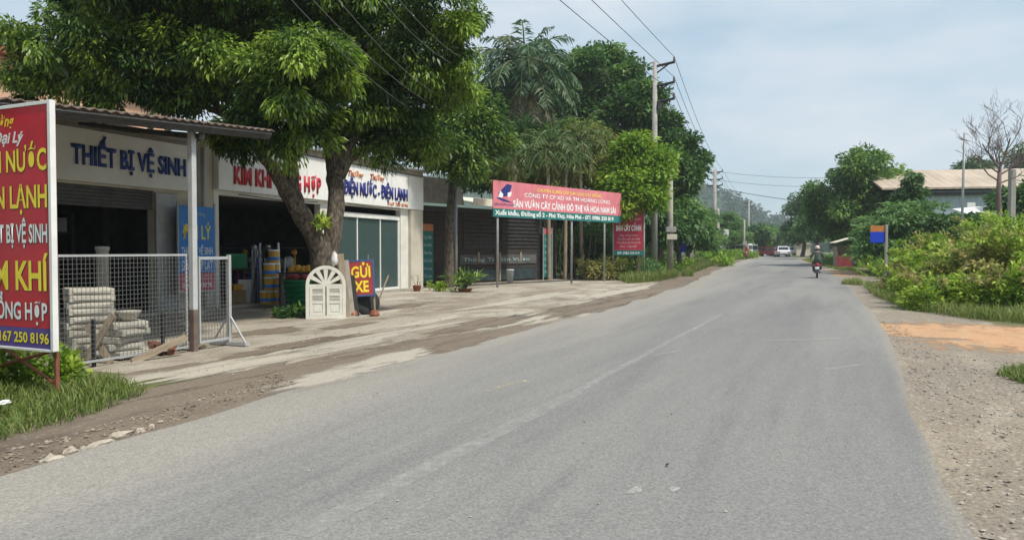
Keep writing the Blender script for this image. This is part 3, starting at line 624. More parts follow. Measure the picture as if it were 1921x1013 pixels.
# the tall red dealer board, square to the road
BR = Vector((*GY(97.5, 7.6)[:2], 0)); BB = thing('billboard', 'tall red dealer billboard with yellow and white lettering in the weeds', 'billboard', BR, R(-25))
W_ = 1.56
MB().box(-W_, 0, -0.015, 0.015, 0.70, 2.98).build('red_panel', MATS['sign_red'], BB)
MB().box(-W_, 0, -0.016, 0.016, 0.49, 0.698).build('purple_strip', MATS['sign_purple'], BB)
mb = MB(); mb.box(0, 0.045, -0.03, 0.03, 0.47, 3.02); mb.box(-W_-0.04, -W_, -0.03, 0.03, 0.47, 3.02); mb.box(-W_, 0, -0.028, 0.028, 2.982, 3.018); mb.box(-W_, 0, -0.028, 0.028, 0.46, 0.488)
mb.build('frame', MATS['white_paint'], BB, 0.004)
for x in (-0.03, -W_+0.03): MB().box(x-0.02, x+0.02, 0.032, 0.07, -0.2, 2.9).build('post', MATS['terracotta'], BB, 0.003)
mb = MB(); mb.tube([(-W_, 0.05, 0.12), (-0.1, 0.05, 0.46)], 0.018, 6); mb.tube([(-0.05, 0.055, 0.12), (-W_*0.6, 0.055, 0.46)], 0.018, 6); mb.build('brace', MATS['terracotta'], BB)
yt = -0.019
lettering(BB, 'Thường', MATS['ink_yellow'], -0.57, 2.80, 0.115, yt, 0.52, 'r', slant=0.25)
lettering(BB, 'Đại Lý', MATS['ink_white'], -0.42, 2.625, 0.11, yt, 0.48, 'r', bold=0.03, slant=0.3)
for tx, z, cap, r_, wd, mm in [('ĐIỆN NƯỚC', 2.325, 0.215, -0.035, 1.27, 'ink_yellow'), ('ĐIỆN LẠNH', 1.945, 0.225, -0.035, 1.24, 'ink_yellow'), ('THIẾT BỊ VỆ SINH', 1.585, 0.185, -0.04, 1.10, 'ink_white'),
                         ('KIM KHÍ', 1.095, 0.295, -0.035, 1.18, 'ink_yellow'), ('TỔNG HỢP', 0.785, 0.175, -0.06, 0.95, 'ink_white'), ('ĐT: 0167 250 8196', 0.545, 0.105, -0.04, 1.20, 'ink_yellow')]:
    dk = lettering(BB, tx, MATS['ink_black'], r_+0.009, z-0.008, cap, yt+0.002, wd, 'r', bold=0.024, depth=0.0005, name='lettering_outline')
    lettering(BB, tx, MATS[mm], r_, z, cap, yt, wd, 'r', bold=0.024, depth=0.0008)

# blue dealer board standing by the pillar between the two shops
BS = thing('standing_sign', 'blue dealer sign with yellow lettering leaning on the cream pillar between shops', 'sign', fpt(s_of(335, -0.3), -0.3), FA)
bw = s_of(402, -0.3) - s_of(335, -0.3)
MB().box(0, bw, -0.015, 0.015, 0.95, 2.58).build('blue_panel', MATS['sign_blue'], BS)
MB().box(0, bw, -0.016, 0.016, 0.52, 0.948).build('rose_strip', MATS['sign_rose'], BS)
mb = MB(); mb.box(-0.035, 0, -0.02, 0.02, 0.05, 2.68); mb.box(bw, bw+0.035, -0.02, 0.02, 0.05, 2.68); mb.box(0, bw, -0.02, 0.02, 0.47, 0.518); mb.build('frame', MATS['grey_paint'], BS)
for tx, z, cap, wd, mm in [('Cửa hàng', 2.36, 0.10, 0.55, 'ink_teal'), ('ĐẠI LÝ', 1.78, 0.34, 0.90, 'ink_yellow'), ('THIẾT BỊ VỆ SINH', 1.40, 0.18, 1.0, 'ink_white'), ('GẠCH ỐP LÁT', 1.03, 0.22, 1.0, 'ink_white'), ('SEN VÒI, BỒN TẮM', 0.78, 0.09, 0.95, 'ink_dim'), ('0167 250 8196', 0.60, 0.11, 0.95, 'ink_white')]:
    lettering(BS, tx, MATS[mm], bw/2, z, cap, -0.018, wd, 'c', bold=0.012)

# peach two storey house behind the shops
H = thing('house', 'peach two storey house with a balcony rising behind the rusty awning', 'house', fpt(0, 8.6), FA)
mb = MB(); mb.box(0.5, 19.0, 0.0, 8.0, 0, 7.4); mb.build('wall', MATS['peach'], H)
mb = MB(); mb.box(0.3, 19.2, -0.5, 8.2, 7.4, 7.65); mb.build('roof', MATS['terracotta'], H)
mb = MB(); mb.box(2.0, 8.6, -1.2, -0.003, 5.7, 5.95); mb.build('balcony', MATS['roof_pale'], H)
mb = MB(); mb.box(2.0, 8.6, -1.2, -1.12, 6.85, 6.95)
for x in np.arange(2.05, 8.6, 0.16): mb.box(x-0.03, x+0.03, -1.19, -1.13, 5.951, 6.85)
mb.build('railing', MATS['terracotta'], H)
for x in (4.2, 9.6):
    wn = MB().box(x-0.5, x+0.5, -0.04, -0.003, 6.2, 7.9).build('window', MATS['wood_plank'], H); MB().box(x-0.42, x+0.42, -0.055, -0.042, 6.28, 7.82).build('pane', MATS['glass_dark'], wn)
for px in (285, 318):
    a = fpt(s_of(px, 0.35), 0.35, 4.291); o = MB().lathe([(0.10, 0), (0.10, 0.05), (0.06, 0.08), (0.10, 0.22), (0.06, 0.36), (0.10, 0.40), (0.10, 0.46)], 12).build('roof_finial', MATS['white_paint' if px == 285 else 'roof_pale'], smooth=True, loc=a)
    tag(o, 'small white baluster on the shop roof edge' if px == 285 else 'small cream baluster on the shop roof edge, nearer the tree', 'baluster')

# ------------------------------------------------------------------ yard things by the fence
def yard(px, Y, dz=0): v = GY(px, Y); v.z += dz; return v
blk = None
g = random.Random(5)
def slab(pos, rot, label, group, sx=0.56, sy=0.44, sz=0.088):
    mb = MB(); mb.box(-sx/2, sx/2, -sy/2, sy/2, 0, sz); mb.box(-sx/2+0.05, sx/2-0.05, -sy/2-0.012, -sy/2+0.01, 0.02, sz-0.02)
    o = mb.build('concrete_slab', MATS['pale_block'], bevel=0.012, loc=pos); o.rotation_euler = (g.uniform(-.02,.02), g.uniform(-.02,.02), rot); return tag(o, label, 'slab', group)
for i in range(10):
    p = yard(168, 10.3, 0.05+i*0.094); p.x += g.uniform(-.03,.03)
    slab(p, FA-R(30)+g.uniform(-.06,.06), 'pale concrete slab in the tall stack behind the mesh fence', 'slabs in the tall stack')
for i in range(5):
    p = yard(232, 10.35, 0.03+i*0.10); p.x += g.uniform(-.06,.06)
    slab(p, FA+g.uniform(-.4,.4), 'concrete slab in the low stack beside the tall one', 'slabs in the low stack', 0.46, 0.36, 0.09)
o = MB().lathe([(0.05,0),(0.09,0.01),(0.15,0.10),(0.17,0.13),(0.155,0.13),(0.13,0.09),(0.02,0.03)], 20).build('basin', MATS['pale_block'], smooth=True, loc=yard(240, 10.35, 0.535)); tag(o, 'pale round basin resting on the low slab stack', 'basin')
o = MB().lathe([(0.09,0),(0.085,1.52),(0.10,1.53),(0.10,1.58),(0.0,1.585)], 14).build('concrete_post', MATS['pole_conc'], smooth=True, loc=yard(192, 11.3, -0.02)); tag(o, 'grey concrete post standing behind the tall slab stack', 'post')
for px, Y, n, lab in [(300, 10.9, 9, 'x'),]:
    for i in range(n):
        p = yard(px+g.uniform(-16,16), Y+g.uniform(-.25,.25), 0.012 + (0.075 if i > 5 else 0)); mb = MB().box(-0.11,0.11,-0.055,0.055,0,0.065)
        o = mb.build('brick', MATS['terracotta'], bevel=0.006, loc=p); o.rotation_euler = (0, 0, g.uniform(0,3)); tag(o, 'red brick lying in the loose heap inside the fence', 'brick', 'loose red bricks')
for i, (px, Y, ln, tl_) in enumerate([(152, 9.75, 0.75, 62), (205, 9.9, 0.6, 60), (245, 10.0, 0.8, 20), (382, 11.35, 0.42, 40), (335, 11.2, 0.5, 8)]):
    o = MB().box(-0.045, 0.045, -0.02, 0.02, 0, ln).build('timber_offcut', MATS['wood_pale'], bevel=0.004, loc=yard(px, Y, 0.0)); o.rotation_euler = (R(-10), R(90-tl_)*(-1 if i % 2 else 1), R(20*i))
    tag(o, ['timber offcut propped against the tall slab stack', 'timber offcut leaning between the two slab stacks', 'board lying at the foot of the low slab stack', 'short timber leaning beside the white awning post', 'board lying flat near the brick heap'][i], 'timber')

# ------------------------------------------------------------------ things round the foot of the big tree
SH = thing('louvre_shutter', 'white arched louvred shutter with a fanlight standing against the big tree', 'shutter', yard(611, 16.4), R(14)); SH.rotation_euler = (R(-4), 0, R(14))
hw, hs, ht, th = 0.43, 0.74, 1.17, 0.05
def arc(r, n=20, c=hs): return [(r*math.cos(math.pi*i/n), c + r*math.sin(math.pi*i/n)) for i in range(n+1)]
mb = MB(); oa, ia = arc(hw), arc(hw-0.075)
for i in range(20): mb.prism([oa[i], oa[i+1], ia[i+1], ia[i]], -th/2, th/2)
mb.box(-hw, -hw+0.075, -th/2, th/2, 0, hs-0.001); mb.box(hw-0.075, hw, -th/2, th/2, 0, hs-0.001)
mb.box(-hw+0.075, hw-0.075, -th/2, th/2, 0, 0.07); mb.build('frame', MATS['cream_paint'], SH)
mb = MB()
hub = arc(0.10, 10)
mb.prism(hub, -0.02, 0.02)
for k in range(7):
    a0 = math.pi*k/6
    c_, s_ = math.cos(a0), math.sin(a0); wv = 0.026; wo = 0.05
    if k in (0, 6): continue
    P = lambda r, o_: (r*c_ - o_*s_, hs + r*s_ + o_*c_)
    mb.prism([P(0.09, -wv), P(0.37, -wo), P(0.37, wo), P(0.09, wv)], -0.019, 0.019)
mb.box(-hw+0.075, hw-0.075, -0.018, 0.018, hs-0.03, hs+0.02); mb.build('fanlight', MATS['cream_paint'], SH)
for sgn in (-1, 1):
    lf = MB(); a, b_ = (0.012, hw-0.08) if sgn > 0 else (-hw+0.08, -0.012)
    lf.box(a, a+0.06, -0.02, 0.02, 0.072, hs-0.032); lf.box(b_-0.06, b_, -0.02, 0.02, 0.072, hs-0.032)
    for z in (0.072, 0.33, 0.50, hs-0.085): lf.box(a+0.06, b_-0.06, -0.019, 0.019, z, z+0.05)
    lf.box(a+0.06, b_-0.06, -0.006, 0.006, 0.122, 0.33)
    lf.box(a+0.09, b_-0.09, -0.014, -0.006, 0.15, 0.30)
    lo = lf.build('shutter_leaf', MATS['cream_paint'], SH, 0.003)
    sl = MB()
    for z in list(np.arange(0.395, 0.50, 0.03)) + list(np.arange(0.565, hs-0.085, 0.03)):
        sl.box(a+0.06, b_-0.06, -0.016, 0.016, -0.004, 0.004, M=Matrix.Translation((0, 0, z)) @ Matrix.Rotation(R(35), 4, 'X'))
    sl.build('louvre', MATS['cream_paint'], lo)
GS = thing('parking_sign', 'blue framed maroon GỬI XE board standing on legs beside the big tree', 'sign', yard(680, 17.2), R(6)); GS.rotation_euler = (R(-7), R(-3), R(6))
MB().box(-0.27, 0.27, -0.012, 0.012, 0.48, 1.25).build('maroon_panel', mat('sign_brick', (0.34,0.045,0.04), 0.6, 0.15, 4), GS)
mb = MB(); mb.box(-0.31, -0.27, -0.018, 0.018, 0.44, 1.29); mb.box(0.27, 0.31, -0.018, 0.018, 0.44, 1.29); mb.box(-0.27, 0.27, -0.018, 0.018, 1.25, 1.29); mb.box(-0.27, 0.27, -0.018, 0.018, 0.44, 0.48); mb.build('frame', mat('sign_dullblue', (0.05,0.10,0.25), 0.6, 0.15, 4), GS)
lettering(GS, 'GỬI', MATS['ink_yellow'], 0, 0.89, 0.25, -0.0145, 0.44, 'c', bold=0.03, depth=0.001); lettering(GS, 'XE', MATS['ink_yellow'], 0, 0.55, 0.25, -0.0145, 0.34, 'c', bold=0.03, depth=0.001)
for x in (-0.28, 0.28): MB().box(x-0.02, x+0.02, 0.02, 0.05, 0.0, 1.2).build('leg', MATS['wood_pale'], GS)
for x in (-0.28, 0.28): MB().tube([(x, 0.06, 1.0), (x, 0.42, 0.03)], 0.015, 6).build('strut', MATS['wood_pale'], GS)
# tyre, boards, bag, bucket, baskets
TY = MB().lathe([(0.17,-0.05),(0.27,-0.055),(0.30,-0.03),(0.30,0.03),(0.27,0.055),(0.17,0.05),(0.165,0)], 28, axis='y').build('tyre', MATS['rubber'], smooth=True, loc=yard(688, 17.45, 0.29)); TY.rotation_euler = (R(-14), 0, R(25)); tag(TY, 'worn black tyre leaning behind the maroon board', 'tyre')
for i, (px, Y, h_, mm, lab) in enumerate([(652, 16.8, 1.45, 'wood_pale', 'long pale board leaning on the tree trunk'), (660, 16.9, 1.3, 'concrete', 'grey board leaning beside the long pale board'), (668, 17.0, 0.95, 'wood_plank', 'short dark board at the trunk foot'), (700, 17.5, 1.0, 'wood_pale', 'thin stick leaning at the outer side of the maroon board')]):
    wv = 0.07 if i < 3 else 0.018
    o = MB().box(-wv, wv, -0.012, 0.012, 0, h_).build('leaning_board', MATS[mm], bevel=0.003, loc=yard(px, Y)); o.rotation_euler = (R(-9), R(-6 if i < 3 else 22), R(15)); tag(o, lab, 'board')
for i, px in enumerate((661, 702)):
    o = MB().lathe([(0.10,0),(0.12,0.05),(0.09,0.12),(0.05,0.14)], 9).build('broken_pot', MATS['terracotta'], loc=yard(px, 17.0)); tag(o, ['broken terracotta pot at the shutter side of the maroon board', 'broken terracotta pot under the outer leg of the maroon board'][i], 'pot')
def bucket(px, Y, r, h, mm, label, group=None, y=0, name='bucket'):
    root = thing(name, label, 'bucket', yard(px, Y, y), 0, group)
    MB().lathe([(r*0.78,0),(r,h*0.92),(r*1.08,h*0.93),(r*1.08,h),(r*0.95,h),(r*0.74,0.02),(0,0.02)], 18).build('tub', MATS[mm], root, smooth=True)
    mb = MB(); mb.tube([(r*math.cos(a)*1.05, 0.0, h*0.92 - 0.12*math.sin(a)*h) for a in np.linspace(0, math.pi, 9)], 0.006, 5); hb = mb.build('handle', MATS['galv'], root); hb.location = (0, -r*0.9, 0)
    return root
bucket(541, 17.1, 0.14, 0.20, 'plastic_blue', 'blue plastic bucket standing beside the leafy heap near the shutter')
CR = thing('basket', 'big round green plastic basket in the shop doorway', 'basket', yard(563, 19.6), 0)
mb = MB(); mb.lathe([(0.36,0),(0.42,0.68),(0.45,0.69),(0.45,0.74),(0.40,0.74),(0.34,0.03),(0,0.03)], 22); mb.build('tub', MATS['plastic_green'], CR, smooth=True)
mb = MB()
for k in range(5): mb.lathe([(0.372+0.012*k*1.3, 0.08+0.13*k), (0.382+0.012*k*1.3, 0.095+0.13*k), (0.376+0.012*k*1.3, 0.11+0.13*k)], 22)
mb.build('rib', MATS['plastic_green'], CR)
hp = MB()
for i in range(7): hp.lathe([(0.02,-0.09),(0.09,-0.05),(0.11,0.0),(0.09,0.06),(0.02,0.09)], 9, (0.24*math.cos(i*0.9), 0.24*math.sin(i*0.9), 0.80))
o = hp.build('rope_coil', MATS['maroon'], loc=yard(563, 19.6)); tag(o, 'dark maroon bundles heaped in the green basket', 'bundle')
for i in range(4):
    o = MB().lathe([(0.10,0),(0.13,0.03),(0.13,0.10),(0.06,0.14),(0.05,0.17)], 14).build('yellow_tub', MATS['plastic_yellow'], smooth=True, loc=yard(549+i*10, 19.75, 0.93+0.02*(i % 2))); tag(o, 'orange yellow plastic tub in the row above the green basket', 'tub', 'orange yellow tubs in a row')
MB_t = MB().box(-0.55, 0.55, -0.2, 0.2, 0.88, 0.92); MB_t.box(-0.53,-0.48,-0.18,0.18,0,0.88); MB_t.box(0.48,0.53,-0.18,0.18,0,0.88)
o = MB_t.build('trestle_table', MATS['dark_steel'], loc=yard(564, 19.95)); tag(o, 'dark narrow table behind the green basket', 'table')
# paint cans stacked in the doorway
can = thing('paint_can', 'yellow and white paint can in the doorway stack', 'paint can', yard(497, 20.0, 0.07), 0, 'paint cans stacked in the doorway')
MB().lathe([(0.145,0),(0.15,0.01),(0.15,0.30),(0.145,0.31)], 18).build('body', MATS['plastic_yellow'], can, smooth=True)
MB().lathe([(0.155,0.311),(0.158,0.345),(0.14,0.36),(0.0,0.36)], 18).build('lid', MATS['plastic_white'], can, smooth=True)
MB().lathe([(0.152,0.07),(0.153,0.08),(0.153,0.15),(0.152,0.16)], 18).build('label', MATS['sign_blue'], can, smooth=True)
for i, (px, Y, z) in enumerate([(505, 20.0, 0.07), (505, 20.0, 0.435), (505, 20.0, 0.80), (523, 20.1, 0.07), (523, 20.1, 0.435), (514, 20.5, 0.07), (514, 20.5, 0.435), (514, 20.5, 0.80), (514, 20.5, 1.165)]):
    dup(can, yard(px, Y, z), 0.4*i)
# steel and plastic pipes standing upright
pm = ['galv', 'galv', 'grey_paint', 'plastic_blue', 'galv', 'plastic_blue', 'grey_paint', 'galv', 'white_paint', 'galv']
for i in range(10):
    px = 470 + i*3.2 if i < 8 else 526 + (i-8)*4
    o = MB().tube([(0,0,0), (0.0,0.0,1.25+0.2*((i*7) % 3))], 0.022+0.004*(i % 3), 8).build('pipe', MATS[pm[i]], smooth=True, loc=yard(px, 20.2+0.12*(i % 3), 0.07)); o.rotation_euler = (R(-5), R(g.uniform(-5,5)), 0)
    tag(o, 'length of pipe propped upright in the dark shop doorway', 'pipe', 'pipes propped in the doorway')
for i, (px, Y, z, sx, sz, mm, lab) in enumerate([(445, 20.4, 0.07, 0.22, 0.34, 'carton', 'brown carton on the floor just inside the doorway, beside the gate'), (459, 20.7, 0.07, 0.20, 0.62, 'plastic_white', 'tall pale box behind the brown carton'), (437, 20.8, 0.07, 0.25, 0.42, 'maroon', 'dark red box behind the brown carton'), (440, 20.9, 0.95, 0.30, 0.46, 'plastic_green', 'green and white box high on the shelf in the doorway'), (440, 20.4, 0.42, 0.14, 0.16, 'plastic_yellow', 'small yellow box on top of the brown carton')]):
    mb = MB().box(-sx, sx, -0.16, 0.16, 0, sz); mb.box(-0.03, 0.03, -0.163, 0.163, 0.002, sz+0.003); mb.box(-sx-.003, sx+.003, -0.165, 0.165, sz*0.86, sz*0.9)
    o = mb.build('carton_box', MATS[mm], bevel=0.008, loc=yard(px, Y, z)); o.rotation_euler = (0,0,R(20+9*i)); tag(o, lab, 'box')
mb = MB().box(-0.75, 0.75, -0.2, 0.2, 0.9, 0.94); mb.box(-0.75, 0.75, -0.2, 0.2, 0.4, 0.43); mb.box(-0.74,-0.70,-0.19,0.19,0.0,0.9); mb.box(0.70,0.74,-0.19,0.19,0.0,0.9)
o = mb.build('shop_shelf', MATS['dark_steel'], loc=yard(444, 20.9, 0.07)); o.rotation_euler = (0,0,R(20)); tag(o, 'dark steel shelf just inside the doorway, behind the gate', 'shelf')
# white plastic bag hung on the trunk
gg = np.random.default_rng(4); prof = [(0.02,0.42),(0.05,0.40),(0.09,0.30),(0.13,0.16),(0.11,0.04),(0.03,0.0)]
o = MB().lathe(prof, 14).build('plastic_bag', MATS['sign_white'], smooth=True, loc=yard(627, 16.55, 1.18))
for v in o.data.vertices: v.co += Vector(gg.normal(size=3)*0.022); v.co.y *= 0.35; v.co.x *= 0.55; v.co.z *= 0.7
tag(o, 'crumpled white plastic bag hung on the big tree trunk', 'bag')

# more stock crowding the open bays
gs = random.Random(77)
stock = [('plastic_white', 'box'), ('plastic_blue', 'box'), ('carton', 'box'), ('plastic_yellow', 'tub'), ('plastic_red', 'tub'), ('galv', 'coil'), ('plastic_green', 'tub'), ('carton', 'box'), ('sign_blue', 'box'), ('plastic_white', 'coil'), ('plastic_yellow', 'box'), ('grey_paint', 'coil')]
for i in range(20):
    mm, kd = stock[i % 12]; px = 446+i*5.6; p = yard(px, 21.2+0.25*(i % 3), 0.07 + (0.0, 0.45, 0.9)[i % 3])
    if kd == 'box': o = MB().box(-0.13-0.05*(i % 2), 0.13+0.05*(i % 2), -0.1, 0.1, 0, 0.28+0.1*(i % 2)).box(-0.02, 0.02, -0.103, 0.103, 0.002, 0.283+0.1*(i % 2)).build('stock_box', MATS[mm], bevel=0.006, loc=p)
    elif kd == 'tub': o = MB().lathe([(0.11,0),(0.14,0.24),(0.15,0.25),(0.15,0.28),(0.0,0.28)], 14).build('stock_tub', MATS[mm], smooth=True, loc=p)
    else: o = MB().lathe([(0.10,-0.05),(0.17,-0.05),(0.19,0.0),(0.17,0.05),(0.10,0.05),(0.09,0.0)], 18, axis='y').build('hose_coil', MATS[mm], smooth=True, loc=p+Vector((0,0,0.18)))
    o.rotation_euler = (0, 0, gs.uniform(-.5,.9)); tag(o, 'piece of mixed hardware stock piled deep in the dark doorway', 'stock', 'hardware stock piled in the doorway')
mb = MB()
for z in (0.47, 0.92, 1.5): mb.box(-1.5, 1.5, -0.3, 0.45, z, z+0.025)
for x in (-1.48, 0, 1.48): mb.box(x-0.02, x+0.02, -0.28, -0.24, 0, 1.5)
o = mb.build('stock_rack', MATS['dark_steel'], loc=yard(500, 21.35, 0.06)); tag(o, 'dark rack carrying the hardware stock deep in the doorway', 'rack')
for i, (s_, z_) in enumerate(((12.9, 2.99), (17.9, 3.04))):
    o = MB().tube([tuple(fpt(s_, -0.19, z_)), tuple(fpt(s_+1.6, -0.20, z_-0.05)), tuple(fpt(s_+3.4, -0.19, z_))], 0.012, 6).build('cable', MATS['black_tar'], smooth=True); tag(o, ['black cable sagging under the red lettered fascia', 'black cable sagging under the navy lettered fascia'][i], 'cable')

for i in range(22):                                   # loose small goods crowding the front of the stock pile
    px = 436+(i*37 % 118); p = yard(px, 20.9+0.07*(i % 7), 0.07); mm = ['plastic_white', 'grey_paint', 'sign_blue', 'carton', 'dark_steel', 'plastic_yellow', 'plastic_green', 'galv', 'maroon'][i*5 % 9]; hh = 0.5+0.12*(i*7 % 9)
    if i % 3: o = MB().tube([(0,0,0), (0.03,0,hh*0.5), (0.02,0,hh)], 0.02+0.008*(i % 3), 7).lathe([(0.05,hh-0.02),(0.09,hh+0.02),(0.07,hh+0.12),(0.02,hh+0.14)], 9).build('long_handled_tool', MATS[mm], smooth=True, loc=p); tag(o, 'long handled tool standing in the crowded dark doorway', 'tool', 'tools standing in the doorway')
    else: o = MB().lathe([(0.10,0),(0.12,0.1),(0.12,0.3),(0.09,0.36),(0.04,0.38),(0.04,0.44)], 12).build('stock_canister', MATS[mm], smooth=True, loc=p); tag(o, 'canister on the floor of the crowded dark doorway', 'canister', 'canisters in the doorway')
    o.rotation_euler = (R(-6), R((i*13 % 15)-7), 0)
for i in range(9):
    s_ = 7.5+i*0.3; z_ = 1.05 if i % 2 else 1.95
    mm = ['plastic_white', 'sign_blue', 'carton', 'grey_paint', 'plastic_white'][i % 5]
    o = MB().box(-0.11,0.11,-0.12,0.12,0,0.22+0.06*(i % 3)).box(-0.02,0.02,-0.123,0.123,0.002,0.2).build('stock_box', MATS[mm], bevel=0.006, loc=fpt(s_, 2.62, z_+0.001)); o.rotation_euler = (0,0,FA); tag(o, 'boxed fitting on the dark shelves behind the mesh fence', 'stock', 'boxed fittings on the dark shelves')
# ------------------------------------------------------------------ dark plank shop with the pink banner
QA = R(48.2); QO = Vector((-3.69, 32.3, 0)); QD = Vector((math.cos(QA), math.sin(QA), 0)); QY = Vector((-math.sin(QA), math.cos(QA), 0))
def q_of(px, y=0.0):
    k = (px - CX)/F_PX; o = QO + QY*y
    return (k*o.y - o.x)/(QD.x - k*QD.y)
K = thing('plank_shop', 'dark closed plank shop under a grey sheet roof behind the pink banner', 'shop', QO, QA)
x0, x1 = q_of(792), q_of(1044)
mb = MB()
g = random.Random(3)
zz = 0.03
while zz < 3.3:
    h_ = g.uniform(0.17, 0.24); mb.box(x0, x1, g.uniform(-.004,.010), 0.12, zz, zz+h_-0.012); zz += h_
mb.build('plank_wall', MATS['wood_plank'], K)
mb = MB(); mb.box(x0, x0+0.15, 0.121, 5, 0, 3.4); mb.box(x1-0.15, x1, 0.121, 5, 0, 3.4); mb.box(x0, x1, 5, 5.15, 0, 3.4); mb.build('wall', MATS['wall_dark'], K)
mb = MB()
for px in (897, 937, 976): MB().box(q_of(px)-0.06, q_of(px)+0.06, -0.05, -0.006, 0.05 if px == 937 else 0.95, 1.42).build('door_post', MATS['wood_pale'], K)
mb = MB()
for px in (930, 1012): mb.box(q_of(px)-0.13, q_of(px)+0.13, -0.045, -0.006, 0.03, 3.3)
mb.build('post', MATS['dark_steel'], K)
MB().box(q_of(862), q_of(1005), -0.03, -0.006, 0.86, 1.30).build('name_board', MATS['wall_dark'], K)
lettering(K, 'Thông Tin Sân Vườn', MATS['ink_teal'], q_of(868), 1.0, 0.17, -0.035, q_of(992)-q_of(868), bold=0.0)
mb = MB()
nn = 44; xa, xb = q_of(788, -1.2), q_of(868, -1.2); vs = []; fs = []
for i in range(nn+1):
    x = xa+(xb-xa)*i/nn; dz = 0.02*(1 if i % 2 else -1); vs += [(x, -1.3+dz, 3.45), (x, -1.0+dz, 4.55), (x, 2.6, 4.95+dz), (x, -1.27+dz, 3.45), (x, -0.97+dz, 4.52), (x, 2.6, 4.92+dz)]
for i in range(nn):
    a = 6*i; b_ = a+6; fs += [(a,b_,b_+1,a+1),(a+1,b_+1,b_+2,a+2),(a+3,a+4,b_+4,b_+3),(a+4,a+5,b_+5,b_+4),(a,a+3,b_+3,b_)]
mb.add(vs, fs); mb.build('roof_sheet', MATS['concrete'], K)
xc, xd = q_of(866, -1.2), q_of(990, -1.2)
mb = MB(); vs = [(xc,-1.9,3.50),(xd,-1.9,3.50),(xd,0.6,3.98),(xc,0.6,3.98),(xc,-1.9,3.47),(xd,-1.9,3.47),(xd,0.6,3.95),(xc,0.6,3.95)]
mb.add(vs, [(0,1,2,3),(7,6,5,4),(0,4,5,1),(1,5,6,2),(2,6,7,3),(3,7,4,0)]); mb.box(xc, xd, -1.93, -1.905, 3.42, 3.72); mb.build('porch_roof', MATS['roof_pale'], K)
mb = MB().box(x0-0.1, x1+0.1, 0.7, 5.2, 3.41, 3.5); mb.build('roof', MATS['rust_sheet'], K)
for px, xw, labs in ((802, 0.62, 0), (1027, 0.66, 1)):
    yy = -0.5 if labs == 0 else -0.25
    q = q_of(px, yy); T = thing('menu_sign', ['green upright sign board with an orange heading beside the white pillar', 'green upright sign board at the far end of the plank shop'][labs], 'sign', QO + QD*q + QY*yy, QA)
    MB().box(-xw/2, xw/2, -0.02, 0.02, 0.15, 2.32).build('green_panel', MATS['sign_green'], T)
    MB().box(-xw/2, xw/2, -0.021, 0.021, 2.33, 2.62).build('heading', MATS['ink_orange' if labs == 0 else 'sign_rose'], T)
    mb = MB(); mb.box(-xw/2-0.04, -xw/2, -0.03, 0.03, 0, 2.66); mb.box(xw/2, xw/2+0.04, -0.03, 0.03, 0, 2.66); mb.build('frame', MATS['dark_steel' if labs == 0 else 'grey_paint'], T)
    for j, tx in enumerate(['Cây Cảnh', 'Hạt Giống', 'Phân Bón', 'Cây Ăn Quả', 'Hoa Lan', 'Đất Sạch']):
        lettering(T, tx, MATS['ink_teal'], 0, 2.0-0.33*j, 0.13, -0.024, xw*0.75, 'c', bold=0.02)
mb = MB()                                            # open upper bay with dark slatted shutters, teal apron below
for a_, b_ in ((868, 928), (940, 1008)):
    for i in range(9): mb.box(q_of(a_), q_of(b_), -0.04, -0.012, 1.62+i*0.18, 1.62+i*0.18+0.12)
mb.build('slat_shutter', MATS['dark_steel'], K)
MB().box(q_of(868), q_of(1004), -0.028, -0.0125, 0.10, 0.62).build('apron_panel', mat('teal_dull', (0.03,0.05,0.055), 0.7, 0.3, 3), K)
mb = MB(); mb.box(x0, x1, -0.06, -0.02, 3.2, 3.42); mb.build('lintel', MATS['dark_steel'], K)
# free-standing metal pole in front
o = MB().tube([(0,0,-0.1),(0,0,4.3)], 0.075, 14).build('metal_pole', MATS['galv'], smooth=True, loc=GY(855, 31.0)); tag(o, 'plain galvanised pole holding the grey sheet roof by the second tree', 'pole')
# big pink banner
P0_ = Vector((-0.77, 30.0, 0)); PA = R(48.7); PL = 9.35
PB = thing('banner_sign', 'long faded pink banner with white lettering over a green strip on posts', 'banner', P0_, PA)
MB().box(0, PL, -0.02, 0.02, 3.20, 4.32).build('pink_panel', MATS['sign_pink'], PB)
MB().box(0, PL, -0.021, 0.021, 2.86, 3.198).build('green_strip', MATS['sign_green'], PB)
for x in (0.35, 5.36, 8.0): MB().tube([(x, 0.07, -0.1), (x, 0.07, 4.2)], 0.05, 10).build('post', MATS['galv'], PB, smooth=True)
mb = MB(); mb.box(0, PL, 0.022, 0.06, 2.9, 2.94); mb.box(0, PL, 0.022, 0.06, 4.2, 4.24); mb.build('rail', MATS['galv'], PB)
def bl(px): 
    k = (px-CX)/F_PX; return (k*P0_.y-P0_.x)/(math.cos(PA)-k*math.sin(PA))
lettering(PB, 'CHUYÊN CUNG CẤP CÁC LOẠI CÂY GIỐNG', MATS['ink_yellow'], bl(1007), 4.02, 0.13, -0.024, bl(1127)-bl(1007), bold=0.01)
lettering(PB, 'CÔNG TY CP XD VÀ TM HOÀNG LONG', MATS['ink_white'], bl(983), 3.75, 0.17, -0.024, bl(1143)-bl(983), bold=0.01)
lettering(PB, 'SÂN VƯỜN CÂY CẢNH ĐÔ THỊ VÀ HOA NAM SÀI', MATS['ink_white'], bl(962), 3.30, 0.27, -0.024, bl(1154)-bl(962), bold=0.028)
lettering(PB, 'Xuất khẩu, Đường số 2 - Phú Thọ, Hòa Phú - ĐT: 0986 250 819', MATS['ink_white'], bl(928), 2.95, 0.17, -0.024, bl(1150)-bl(928), bold=0.03)
lg = MB()                                            # emblem: a stylised bird shape over a swoosh
e0 = bl(947)
